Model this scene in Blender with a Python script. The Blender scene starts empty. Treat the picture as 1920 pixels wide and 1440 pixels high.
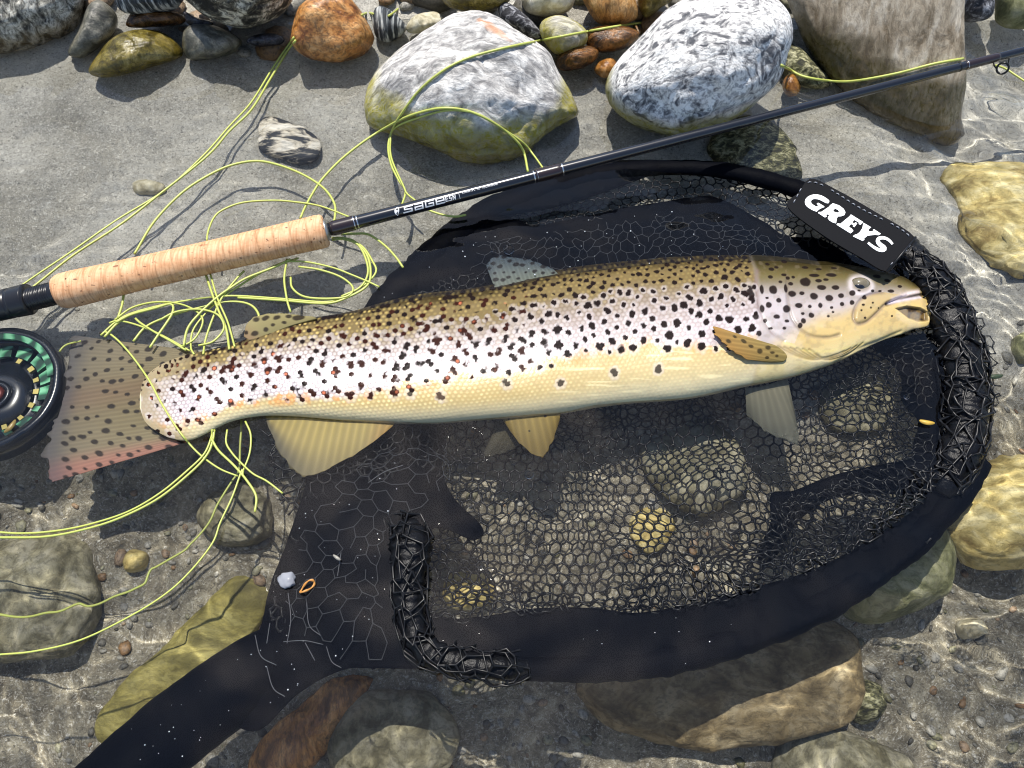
import bpy, math, random
import numpy as np
from mathutils import Vector, geometry
from mathutils.bvhtree import BVHTree

S = bpy.context.scene
K = 50.0                                       # one Blender unit is 2 cm: everything below is written in metres and multiplied by K
S.unit_settings.scale_length = 1 / K
COL = S.collection
R = math.radians

# ------------------------------------------------------------------ camera, sky, sun, exposure
TILT, DIST, LENS = R(28), 0.58, 27.0
FPX = LENS / 36 * 1920
CAM = np.array([0, -DIST * math.sin(TILT), DIST * math.cos(TILT)])
FWD = np.array([0, math.sin(TILT), -math.cos(TILT)])
UP = np.array([0, math.cos(TILT), math.sin(TILT)])
cd = bpy.data.cameras.new('camera'); cd.lens = LENS; cd.sensor_width = 36; cd.clip_start = .5; cd.clip_end = 20000
cam = bpy.data.objects.new('camera', cd); COL.objects.link(cam)
cam.location = CAM * K; cam.rotation_euler = (TILT, 0, 0); S.camera = cam

SUN_EL, SUN_AZ = R(70), R(16)                  # azimuth: from +Y (away from the viewer) towards -X
W = bpy.data.worlds.new('World'); S.world = W; W.use_nodes = True
nt = W.node_tree
sky = nt.nodes.new('ShaderNodeTexSky'); sky.sky_type = 'NISHITA'; sky.sun_disc = False
sky.sun_elevation = SUN_EL; sky.sun_rotation = -SUN_AZ
sky.altitude = 800; sky.dust_density = 1.5
nt.links.new(sky.outputs[0], nt.nodes['Background'].inputs[0])
nt.nodes['Background'].inputs[1].default_value = 0.125
sd = bpy.data.lights.new('sun', 'SUN'); sd.energy = 4.4; sd.angle = R(.53); sd.color = (1, .95, .87)
so = bpy.data.objects.new('sun', sd); COL.objects.link(so); so.location = (0, 0, 2)
SUN = Vector((-math.sin(SUN_AZ) * math.cos(SUN_EL), math.cos(SUN_AZ) * math.cos(SUN_EL), math.sin(SUN_EL)))
so.rotation_euler = SUN.to_track_quat('Z', 'Y').to_euler()
sd.cycles.is_caustics_light = True             # sunlight refracts through the water surface
S.view_settings.view_transform = 'Standard'; S.view_settings.look = 'None'
S.view_settings.exposure = .48; S.view_settings.gamma = 1; S.view_settings.use_curve_mapping = False
S.render.engine = 'CYCLES'
S.cycles.use_denoising = True; S.cycles.max_bounces = 10; S.cycles.transmission_bounces = 8
S.cycles.transparent_max_bounces = 12; S.cycles.diffuse_bounces = 3
S.cycles.sample_clamp_indirect = 4; S.cycles.sample_clamp_direct = 30; S.cycles.blur_glossy = 0.5; S.cycles.filter_width = 1.1

# ------------------------------------------------------------------ helpers
def lin(r, g, b, k=1.0):
    return tuple(k * ((c / 255 / 12.92) if c / 255 <= .04045 else ((c / 255 + .055) / 1.055) ** 2.4) for c in (r, g, b))

def rays(px, py):
    px = np.asarray(px, float); py = np.asarray(py, float)
    a = (px - 960) / FPX; b = (720 - py) / FPX
    return np.stack([a, UP[1] * b + FWD[1], UP[2] * b + FWD[2]], -1)

def P(px, py, z=0.0):
    """the point of height z that is seen at photo pixel (px, py) through air"""
    d = rays(px, py); t = (np.asarray(z, float) - CAM[2]) / d[..., 2]
    return CAM + d * t[..., None]

def PW(px, py, z):
    """the same for points under the water: the sight line bends at the surface"""
    z = np.broadcast_to(np.asarray(z, float), np.shape(px))
    d = rays(px, py); d = d / np.linalg.norm(d, axis=-1, keepdims=True)
    p0 = CAM + d * (-CAM[2] / d[..., 2])[..., None]
    e = d[..., :2] / 1.33; dz = -np.sqrt(1 - (e ** 2).sum(-1))
    q = p0.copy(); q[..., :2] += e * (np.minimum(z, 0) / dz)[..., None]; q[..., 2] = z
    return np.where((z >= 0)[..., None], P(px, py, z), q)

def hash3(i, j, k, s):
    h = (i.astype(np.int64) * 374761393 + j.astype(np.int64) * 668265263 + k.astype(np.int64) * 2147483647 + s * 144665) & 0xffffffff
    h = ((h ^ (h >> 13)) * 1274126177) & 0xffffffff
    return ((h ^ (h >> 16)) & 0xffff) / 65535.0

def vnoise(p, s=0):
    p = np.asarray(p, float)
    i = np.floor(p); f = p - i; f = f * f * f * (f * (f * 6 - 15) + 10)
    r = 0
    for a in (0, 1):
        for b in (0, 1):
            for c in (0, 1):
                w = (f[..., 0] if a else 1 - f[..., 0]) * (f[..., 1] if b else 1 - f[..., 1]) * (f[..., 2] if c else 1 - f[..., 2])
                r = r + w * hash3(i[..., 0] + a, i[..., 1] + b, i[..., 2] + c, s)
    return r * 2 - 1

def fbm(p, s=0, o=4, g=.5):
    p = np.asarray(p, float); r = 0; a = 1
    for k in range(o):
        r = r + a * vnoise(p * 2 ** k + 17.3 * k, s + k); a *= g
    return r

def n2(x, y, f, s=0, o=3):
    x = np.asarray(x, float); y = np.asarray(y, float)
    return fbm(np.stack([x * f, y * f, 0 * x + .37 * s], -1), s, o)

def sstep(a, b, x):
    t = np.clip((x - a) / (b - a), 0, 1); return t * t * (3 - 2 * t)

def spline(pts, n, closed=False):
    """Catmull-Rom through the rows of pts, n samples evenly by length"""
    p = np.asarray(pts, float); m = len(p)
    q = np.concatenate([p[-1:], p, p[:2]]) if closed else np.concatenate([2 * p[:1] - p[1:2], p, 2 * p[-1:] - p[-2:-1]])
    seg = m if closed else m - 1; out = []
    t = np.linspace(0, 1, 24, endpoint=False)[:, None]
    for i in range(seg):
        a, b, c, d = q[i], q[i + 1], q[i + 2], q[i + 3]
        out.append(.5 * (2 * b + (c - a) * t + (2 * a - 5 * b + 4 * c - d) * t ** 2 + (3 * b - a - 3 * c + d) * t ** 3))
    out.append(p[:1] if closed else p[-1:]); out = np.concatenate(out)
    L = np.concatenate([[0], np.cumsum(np.linalg.norm(np.diff(out[:, :2], axis=0), axis=1))])
    u = np.linspace(0, L[-1], n, endpoint=not closed)
    return np.stack([np.interp(u, L, out[:, k]) for k in range(p.shape[1])], -1)

def inside(x, y, poly):
    x = np.asarray(x); y = np.asarray(y); poly = np.asarray(poly, float); r = np.zeros(x.shape, bool)
    x1, y1 = poly[-1]
    for x2, y2 in poly:
        c = ((y2 > y) != (y1 > y))
        with np.errstate(divide='ignore', invalid='ignore'):
            r ^= c & (x < (x1 - x2) * (y - y2) / (y1 - y2 + 1e-12) + x2)
        x1, y1 = x2, y2
    return r

def dist_line(x, y, line):
    line = np.asarray(line, float); d = np.full(np.shape(x), 1e9)
    for (x1, y1), (x2, y2) in zip(line[:-1], line[1:]):
        vx, vy = x2 - x1, y2 - y1; t = np.clip(((x - x1) * vx + (y - y1) * vy) / (vx * vx + vy * vy + 1e-9), 0, 1)
        d = np.minimum(d, np.hypot(x - x1 - t * vx, y - y1 - t * vy))
    return d

def mesh(name, v, f, mat=None, parent=None, smooth=True, loc=None, colors=None):
    v = np.ascontiguousarray(v, dtype=np.float32).reshape(-1, 3)
    if loc is not None: v = v - np.asarray(loc, np.float32)
    me = bpy.data.meshes.new(name)
    f = f if isinstance(f, list) else [f]
    f = [np.asarray(a, np.int32) for a in f if len(a)]
    me.vertices.add(len(v)); me.vertices.foreach_set('co', v.ravel())
    me.loops.add(sum(a.size for a in f)); me.loops.foreach_set('vertex_index', np.concatenate([a.ravel() for a in f]))
    tot = np.concatenate([np.full(len(a), a.shape[1], np.int32) for a in f])
    me.polygons.add(len(tot)); me.polygons.foreach_set('loop_start', np.concatenate([[0], np.cumsum(tot)[:-1]]).astype(np.int32))
    me.update(calc_edges=True); me.validate()
    me.polygons.foreach_set('use_smooth', np.full(len(me.polygons), smooth)); me.update()
    if colors is not None:
        ca = me.color_attributes.new('Col', 'FLOAT_COLOR', 'POINT')
        c = np.ones((len(v), 4), np.float32); c[:, :colors.shape[1]] = colors; ca.data.foreach_set('color', c.ravel())
    if mat: me.materials.append(mat)
    o = bpy.data.objects.new(name, me); COL.objects.link(o)
    if loc is not None: o.location = loc
    if parent is not None:
        o.parent = parent
        o.matrix_parent_inverse.identity()
        o.location = Vector(o.location) - world_loc(parent)
    return o

def world_loc(o):
    return Vector(o.location) + (world_loc(o.parent) if o.parent else Vector())

def thing(name, label, cat, loc=(0, 0, 0), group=None, kind=None):
    o = bpy.data.objects.new(name, None); COL.objects.link(o); o.location = loc; o.empty_display_size = .02
    return tag(o, label, cat, group)

def tag(o, label, cat, group=None):
    o['label'] = label; o['category'] = cat
    if group: o['group'] = group
    return o

def gridf(n, m, wrap=False, base=0):
    i = np.arange(n * m).reshape(n, m)
    if wrap: i = np.concatenate([i, i[:, :1]], 1)
    return base + np.stack([i[:-1, :-1], i[:-1, 1:], i[1:, 1:], i[1:, :-1]], -1).reshape(-1, 4)

def tube_vf(path, rad, ns=8, caps=True, base=0, flat=None):
    path = np.asarray(path, float); n = len(path); rad = np.broadcast_to(np.asarray(rad, float), (n,))
    t = np.gradient(path, axis=0); t /= np.linalg.norm(t, axis=1, keepdims=True) + 1e-12
    a = np.cross(t, [0, 0, 1.0]); a /= np.linalg.norm(a, axis=1, keepdims=True) + 1e-9; b = np.cross(a, t)
    th = np.arange(ns) / ns * 2 * np.pi
    fl = 1 if flat is None else flat
    v = path[:, None] + rad[:, None, None] * (np.cos(th)[None, :, None] * a[:, None] + fl * np.sin(th)[None, :, None] * b[:, None])
    v = v.reshape(-1, 3); f = [gridf(n, ns, True, base)]
    if caps:
        f.append(np.array([np.arange(ns)[::-1]]) + base); f.append(np.array([np.arange(ns)]) + base + (n - 1) * ns)
    return v, f

def tube(name, path, rad, mat, parent=None, ns=8, flat=None, caps=True):
    v, f = tube_vf(path, rad, ns, caps, flat=flat)
    return mesh(name, v, [a for a in f], mat, parent)

def lathe(name, prof, a, b, mat, parent=None, ns=40):
    """surface of revolution round the line a-b; prof = (distance along it in metres, radius)"""
    a = np.asarray(a, float); ax = np.asarray(b, float) - a; ax /= np.linalg.norm(ax)
    s = np.cross(ax, [0, 0, 1.0]); s /= np.linalg.norm(s); u = np.cross(s, ax)
    prof = np.asarray(prof, float); th = np.arange(ns) / ns * 2 * np.pi
    v = a + prof[:, 0][:, None, None] * ax + prof[:, 1][:, None, None] * (np.cos(th)[None, :, None] * s + np.sin(th)[None, :, None] * u)
    n = len(prof)
    return mesh(name, v.reshape(-1, 3), [gridf(n, ns, True), np.array([np.arange(ns)[::-1]]), np.array([np.arange(ns)]) + (n - 1) * ns], mat, parent)

# ------------------------------------------------------------------ materials
class NT:
    def __init__(s, name):
        s.m = bpy.data.materials.new(name); s.m.use_nodes = True; s.t = s.m.node_tree
        s.p = s.t.nodes['Principled BSDF']; s.out = s.t.nodes['Material Output']
    def n(s, typ, ins=None, **kw):
        x = s.t.nodes.new('ShaderNode' + typ)
        for k, v in kw.items(): setattr(x, k, v)
        for k, v in (ins or {}).items(): s.set(x.inputs[k], v * K if typ == 'Bump' and k == 'Distance' else v)
        return x
    def metres(s, sock):
        x = s.n('VectorMath', operation='SCALE'); s.set(x.inputs[0], sock); x.inputs['Scale'].default_value = 1 / K; return x.outputs[0]
    def obj(s): return s.metres(s.n('TexCoord').outputs['Object'])
    def set(s, sock, v):
        if isinstance(v, bpy.types.NodeSocket): s.t.links.new(v, sock)
        elif isinstance(v, bpy.types.Node): s.t.links.new(v.outputs[0], sock)
        elif hasattr(v, '__len__') and len(v) == 3 and sock.type == 'RGBA': sock.default_value = (*v, 1)
        else: sock.default_value = v
    def ramp(s, fac, stops):
        x = s.n('ValToRGB', {'Fac': fac}); e = x.color_ramp.elements
        while len(e) < len(stops): e.new(.5)
        for q, (pos, c) in zip(e, stops):
            q.position = pos; q.color = (*c, 1) if hasattr(c, '__len__') else (c, c, c, 1)
        return x
    def mix(s, fac, a, b, mode='MIX'):
        x = s.n('Mix', data_type='RGBA', blend_type=mode); s.set(x.inputs[0], fac); s.set(x.inputs[6], a); s.set(x.inputs[7], b)
        return x.outputs[2]
    def math(s, op, a, b=0.0, clamp=False):
        x = s.n('Math', operation=op, use_clamp=clamp); s.set(x.inputs[0], a); s.set(x.inputs[1], b); return x.outputs[0]
    def P(s, **kw):
        for k, v in kw.items(): s.set(s.p.inputs[k.replace('_', ' ')], v * K if k == 'Subsurface_Scale' else v)
        return s.m

def plain(name, col, rough=.5, spec=.5, noise=0, nscale=300, bump=0, coat=0, metal=0):
    t = NT(name)
    t.P(Roughness=rough, Metallic=metal, Coat_Weight=coat, Coat_Roughness=.08); t.p.inputs['Specular IOR Level'].default_value = spec
    if noise or bump:
        tc = t.obj()
        nz = t.n('TexNoise', {'Vector': tc, 'Scale': nscale, 'Detail': 5.0, 'Roughness': .65})
        c = t.mix(nz.outputs[0], tuple(x * (1 - noise) for x in col), tuple(min(1, x * (1 + noise)) for x in col))
        t.P(Base_Color=c)
        if bump: t.P(Normal=t.n('Bump', {'Height': nz.outputs[0], 'Strength': .6, 'Distance': bump}).outputs[0])
    else: t.P(Base_Color=col)
    return t.m

def rockmat(name, c1, c2, c3, scale=90, stretch=(1, 1, 1), rot=(0, 0, 0), w=.12, speck=.5, speckc=None, algae=0, alg=(150, 140, 40), alg_z=.018,
            rough=.75, wet=0.0, bump=.0021, patch=None, distort=.7, wetline=.012, streak=None):
    """stone: banded mineral noise, dark specks, algae and a wet band at the water line"""
    t = NT(name)
    tc = t.obj()
    mp = t.n('Mapping', {'Vector': tc, 'Rotation': rot, 'Scale': stretch}).outputs[0]
    a = t.n('TexNoise', {'Vector': mp, 'Scale': scale, 'Detail': 9.0, 'Roughness': .62, 'Distortion': distort})
    col = t.ramp(a.outputs[0], [(.5 - w, c1), (.5, c2), (.5 + w, c3)]).outputs[0]
    b = t.n('TexNoise', {'Vector': mp, 'Scale': scale * 4.3, 'Detail': 5.0, 'Roughness': .7, 'Distortion': .5})
    sp = t.ramp(b.outputs[0], [(.40, 1.0), (.54, 0.0)]).outputs[0]
    col = t.mix(t.math('MULTIPLY', sp, speck), col, speckc or tuple(x * .25 for x in c1))
    big = t.n('TexNoise', {'Vector': tc, 'Scale': 22.0, 'Detail': 4.0})
    if streak:                                  # a mineral vein at one spot of this stone: (point, long axis, half length, half width, colour)
        p0, ax, la, lb, sc_ = streak
        dv = t.n('VectorMath', operation='SUBTRACT'); t.set(dv.inputs[0], tc); dv.inputs[1].default_value = p0
        al = t.n('VectorMath', operation='DOT_PRODUCT'); t.set(al.inputs[0], dv.outputs[0]); al.inputs[1].default_value = ax
        ln = t.n('VectorMath', operation='LENGTH'); t.set(ln.inputs[0], dv.outputs[0])
        d2 = t.math('MULTIPLY', ln.outputs['Value'], ln.outputs['Value']); a2 = t.math('MULTIPLY', al.outputs['Value'], al.outputs['Value'])
        e = t.math('ADD', t.math('MULTIPLY', a2, 1 / la ** 2), t.math('MULTIPLY', t.math('SUBTRACT', d2, a2), 1 / lb ** 2))
        e = t.math('ADD', e, t.math('MULTIPLY', t.math('SUBTRACT', a.outputs[0], .5), 2.6))
        col = t.mix(t.n('MapRange', {'Value': e, 'From Min': 1.4, 'From Max': .2, 'To Max': .8}).outputs[0], col, sc_)
    if patch:
        pf = t.ramp(big.outputs[0], [(.5, 0.0), (.58, 1.0)]).outputs[0]
        col = t.mix(t.math('MULTIPLY', pf, .75), col, patch)
    z = t.n('SeparateXYZ', {'Vector': t.metres(t.n('NewGeometry').outputs['Position'])}).outputs[2]
    zn = t.math('ADD', z, t.math('MULTIPLY', t.math('SUBTRACT', big.outputs[0], .5), .06))
    if algae:
        af = t.n('MapRange', {'Value': zn, 'From Min': alg_z + .006, 'From Max': alg_z - .008}).outputs[0]
        an = t.ramp(b.outputs[0], [(.3, .35), (.6, 1.0)]).outputs[0]
        ac = t.mix(a.outputs[0], lin(*alg, .35), lin(*alg, 1.1))
        col = t.mix(t.math('MULTIPLY', t.math('MULTIPLY', af, an), algae), col, ac)
    wf = t.n('MapRange', {'Value': zn, 'From Min': wetline + .004, 'From Max': wetline - .004}).outputs[0]
    wf = t.math('MAXIMUM', wf, wet)
    col = t.mix(t.math('MULTIPLY', wf, .5), col, t.mix(1.0, col, col, 'MULTIPLY'))
    rg = t.n('MapRange', {'Value': wf, 'To Min': rough, 'To Max': .16}).outputs[0]
    h = t.math('ADD', a.outputs[0], t.math('MULTIPLY', b.outputs[0], .4))
    t.P(Base_Color=col, Roughness=rg, Normal=t.n('Bump', {'Height': h, 'Strength': .8, 'Distance': bump}).outputs[0])
    return t.m

# ------------------------------------------------------------------ stream bed
YS = [-3, -.7, -.26, -.15, 0, .12, .20, .28, .35, .41, .46, .60, .9, 3]
ZS = [-.30, -.22, -.165, -.128, -.070, -.046, -.034, -.025, -.016, -.005, .012, .06, .14, .5]
def bed_z(x, y):
    z = np.interp(y, YS, ZS)
    for k in (.03, -.03): z = z + np.interp(y + k, YS, ZS)
    z = z / 3 - .035 * sstep(.30, .50, x) * sstep(.1, .35, y) - .02 * sstep(.05, .5, x) * sstep(.1, -.2, y)
    return z + .004 * n2(x, y, 14, 3) + .0012 * n2(x, y, 70, 8)

def axis(lo, hi, step, far):
    a = np.arange(lo, hi + 1e-9, step); g = step * 1.35 ** np.arange(1, 40); g = np.cumsum(g); g = g[g < far]
    return np.concatenate([lo - g[::-1], a, hi + g])

X, Y = np.meshgrid(axis(-.62, .62, .0035, 60), axis(-.32, .62, .0035, 60))
t = NT('wet_silt_sand')
tc = t.obj()
g1 = t.n('TexNoise', {'Vector': tc, 'Scale': 380.0, 'Detail': 4.0, 'Roughness': .8, 'Distortion': 1.2})
g2 = t.n('TexNoise', {'Vector': tc, 'Scale': 9.0, 'Detail': 5.0, 'Roughness': .6})
g3 = t.n('TexNoise', {'Vector': tc, 'Scale': 60.0, 'Detail': 5.0, 'Roughness': .7, 'Distortion': 1.0})
sp = t.n('SeparateXYZ', {'Vector': t.metres(t.n('NewGeometry').outputs['Position'])})
fine = t.ramp(g2.outputs[0], [(.32, lin(138, 134, 122)), (.5, lin(170, 166, 155)), (.68, lin(194, 191, 181))]).outputs[0]
coarse = t.ramp(g3.outputs[0], [(.30, lin(80, 72, 56)), (.45, lin(122, 114, 96)), (.56, lin(146, 138, 118)), (.70, lin(176, 168, 146))]).outputs[0]
mixf = t.n('MapRange', {'Value': t.math('ADD', sp.outputs[1], t.math('MULTIPLY', t.math('SUBTRACT', g2.outputs[0], .5), .3)), 'From Min': .06, 'From Max': -.03}).outputs[0]
c = t.mix(mixf, fine, coarse)
c = t.mix(t.ramp(g1.outputs[0], [(.33, .9), (.47, 0.0)]).outputs[0], c, lin(74, 72, 66))
c = t.mix(t.ramp(g1.outputs[0], [(.53, 0.0), (.66, .7)]).outputs[0], c, lin(225, 222, 212))
h = t.math('ADD', t.math('MULTIPLY', g1.outputs[0], .0022), t.math('MULTIPLY', g3.outputs[0], .003))
sand = t.P(Base_Color=c, Roughness=.85, Normal=t.n('Bump', {'Height': h, 'Strength': .8, 'Distance': 1.0}).outputs[0])
o = mesh('stream_bed', np.stack([X, Y, bed_z(X, Y)], -1).reshape(-1, 3), gridf(*X.shape), sand); o['kind'] = 'structure'

# ------------------------------------------------------------------ stones
icos = {}
def ico(n):
    if n not in icos:
        import bmesh
        bm = bmesh.new(); bmesh.ops.create_icosphere(bm, subdivisions=n, radius=1)
        icos[n] = (np.array([v.co[:] for v in bm.verts]), np.array([[v.index for v in f.verts] for f in bm.faces])); bm.free()
    return icos[n]

ROCKBV = []
def stone(name, label, pts, zc, thick, mat, group=None, seed=0, rough=.06, sub=5, under=False, box=1.0, facet=0.0):
    """a whole stone: its outline in the photo sets its extent across the line of sight, thick its half depth along it"""
    pts = np.asarray(pts, float); pl = spline(pts, 240, True)
    c = np.array([(pl[:, 0].min() + pl[:, 0].max()) / 2, (pl[:, 1].min() + pl[:, 1].max()) / 2])
    if under:
        c3 = PW(c[0], c[1], zc); q = PW(pl[:, 0], pl[:, 1], zc) - c3
        r_, u_, n_ = np.array([1., 0, 0]), np.array([0, 1., 0]), np.array([0, 0, 1.])
    else:
        c3 = P(c[0], c[1], zc); n_ = CAM - c3; n_ /= np.linalg.norm(n_)
        r_ = np.cross([0, 0, 1.], n_); r_ /= np.linalg.norm(r_); u_ = np.cross(n_, r_)
        d = rays(pl[:, 0], pl[:, 1]); tt = ((c3 - CAM) @ n_) / (d @ n_); q = CAM + d * tt[:, None] - c3
    a, b = q @ r_, q @ u_; th = np.arctan2(b, a); rr = np.hypot(a, b); k = np.argsort(th)
    v, f = ico(sub)
    nz0 = fbm(v * 1.3 + seed * 3.1, seed, 3)
    tv = np.arctan2(v[:, 1], v[:, 0]); rho = np.hypot(v[:, 0], v[:, 1])
    Rv = np.interp(tv, th[k], rr[k], period=2 * np.pi); rm = rr.mean()
    if facet:                                   # flattish broken faces
        rng = np.random.default_rng(seed); dirs = rng.normal(size=(9, 3)); dirs /= np.linalg.norm(dirs, axis=1, keepdims=True)
        m = (v @ dirs.T).max(1); sc = np.where(m > .8, .8 / m, 1.0); sc = 1 - facet * (1 - sc)
    else: sc = 1
    wz = np.abs(v[:, 2]) ** (1 / box) * np.sign(v[:, 2])
    rho2 = np.where(rho > 0, rho ** (1 / box if box > 1 else 1), 0)
    fade = .35 + .65 * np.abs(v[:, 2])
    nz = 1 + rough * fade * nz0 * 1.8 + rough * .42 * fade * fbm(v * 4.5 + seed, seed + 9, 4) - rough * .5 * fade * np.clip(np.abs(fbm(v * 2.2 + seed * 2, seed + 15, 2)) * -6 + 1, 0, 1)
    loc = (rho2 * Rv * np.cos(tv) * nz)[:, None] * r_ + (rho2 * Rv * np.sin(tv) * nz)[:, None] * u_ + (wz * thick * nz * sc)[:, None] * n_
    o = mesh(name, loc + c3, f, mat, loc=c3); tag(o, label, 'stone', group)
    ROCKBV.append(BVHTree.FromPolygons([Vector(x) for x in (loc + c3)], [tuple(x) for x in f]))
    return o

M_white = rockmat('white_gneiss', lin(104, 104, 106), lin(238, 234, 228), lin(252, 250, 244), 58, (1, 2.0, 1), (0, 0, .7), .11, .62, lin(54, 56, 64), 1.0, alg=(160, 150, 40), alg_z=.030, distort=1.4)
M_pale = rockmat('pale_gneiss', lin(132, 129, 126), lin(200, 196, 190), lin(244, 240, 232), 40, (1, 2.4, 1), (0, 0, -.55), .13, .5, lin(98, 97, 98), 1.0, alg=(176, 166, 56), alg_z=.036, distort=1.3)
M_slab = rockmat('grey_brown_slab_stone', lin(98, 82, 58), lin(160, 147, 126), lin(198, 189, 172), 34, (2.0, .75, 1), (0, 0, .1), .17, .42, lin(60, 50, 34), 1.0, alg=(96, 84, 26), alg_z=.034, wetline=.036)
M_rust = rockmat('rusty_orange_stone', lin(134, 78, 28), lin(204, 150, 84), lin(232, 192, 136), 50, (1, 1.5, 1), (0, 0, .3), .15, .55, lin(70, 36, 12), .5, alg=(140, 105, 30), alg_z=.012, wet=.8)
M_brown = rockmat('brown_wet_stone', lin(58, 36, 18), lin(128, 88, 44), lin(176, 130, 78), 60, (1, 2.6, 1), (0, 0, .2), .15, .6, lin(30, 20, 10), 0, wet=.9)
M_ochre = rockmat('ochre_stone', lin(120, 80, 34), lin(190, 140, 76), lin(220, 178, 120), 45, (2.4, 1, 1), (0, 0, .2), .15, .5, lin(80, 50, 22), 0, wet=.3)
M_olive = rockmat('olive_algae_stone', lin(84, 74, 30), lin(140, 128, 62), lin(176, 164, 110), 60, (1, 1, 1), (0, 0, 0), .15, .5, lin(52, 46, 18), .5, alg=(140, 120, 36), wet=1.0)
M_grey = rockmat('grey_stone', lin(70, 70, 64), lin(118, 116, 104), lin(158, 154, 140), 70, (1, 1.3, 1), (0, 0, .4), .15, .5, lin(45, 44, 38), .4, alg=(120, 110, 50), wet=.7)
M_wetgrey = rockmat('dark_wet_slate', lin(38, 36, 38), lin(82, 80, 86), lin(126, 124, 130), 120, (1, 1.4, 1), (0, 0, .1), .15, .5, lin(20, 20, 22), 0, wet=1.0)
M_lich = rockmat('black_speckled_gneiss', lin(26, 26, 24), lin(110, 106, 92), lin(205, 200, 182), 60, (1, 1.7, 1), (0, 0, -.9), .08, .85, lin(16, 16, 16), .3)
M_foli = rockmat('foliated_pale_gneiss', lin(54, 54, 52), lin(160, 156, 142), lin(214, 210, 196), 75, (1.9, .8, 1), (0, 0, .5), .10, .7, lin(40, 38, 34), .6, alg=(140, 110, 40), alg_z=.02)
M_band = rockmat('banded_slate', lin(30, 34, 38), lin(72, 78, 82), lin(196, 198, 194), 34, (7, .4, 1), (0, 0, .75), .09, .3, lin(24, 26, 28), 0, distort=.25)
M_char = rockmat('charcoal_pebble', lin(30, 30, 34), lin(62, 62, 68), lin(190, 190, 194), 130, (1, 2, 1), (0, 0, .8), .16, .5, lin(18, 18, 20), 0)
M_quartz = rockmat('white_quartz_with_black_veins', lin(44, 46, 50), lin(210, 200, 180), lin(228, 222, 208), 30, (.7, 2.6, 1), (0, 0, -.55), .06, .4, lin(60, 60, 60), 0, wetline=-1)
M_cream = rockmat('cream_pebble', lin(160, 150, 120), lin(196, 188, 160), lin(216, 210, 190), 60, wetline=-1, speck=.2)
M_yel = rockmat('yellow_submerged_stone', lin(140, 118, 62), lin(204, 184, 118), lin(230, 216, 164), 40, (1, 1.6, 1), (0, 0, .4), .15, .4, lin(96, 84, 36), 0, wetline=-1)
M_oliv2 = rockmat('olive_yellow_slab', lin(104, 96, 44), lin(140, 130, 68), lin(164, 154, 92), 45, (1, 2.2, 1), (0, 0, -.9), .16, .35, lin(70, 64, 28), 0, wetline=-1)
M_green = rockmat('greenish_boulder', lin(96, 98, 62), lin(136, 136, 98), lin(160, 158, 128), 55, wetline=-1, speck=.35)
M_sunk = rockmat('brown_boulder', lin(84, 70, 44), lin(128, 112, 80), lin(156, 142, 112), 40, (1, 1.6, 1), (0, 0, .2), .16, .5, lin(56, 46, 28), 0, wetline=-1)
M_dull = rockmat('dull_bed_stone', lin(92, 86, 62), lin(136, 130, 104), lin(160, 154, 132), 50, speck=.45, wetline=-1)
M_moss = rockmat('mossy_dark_stone', lin(40, 40, 22), lin(104, 102, 66), lin(182, 178, 140), 130, (1, 1.5, 1), (0, 0, .4), .10, .7, lin(26, 26, 14), 0, wetline=-1)

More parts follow.
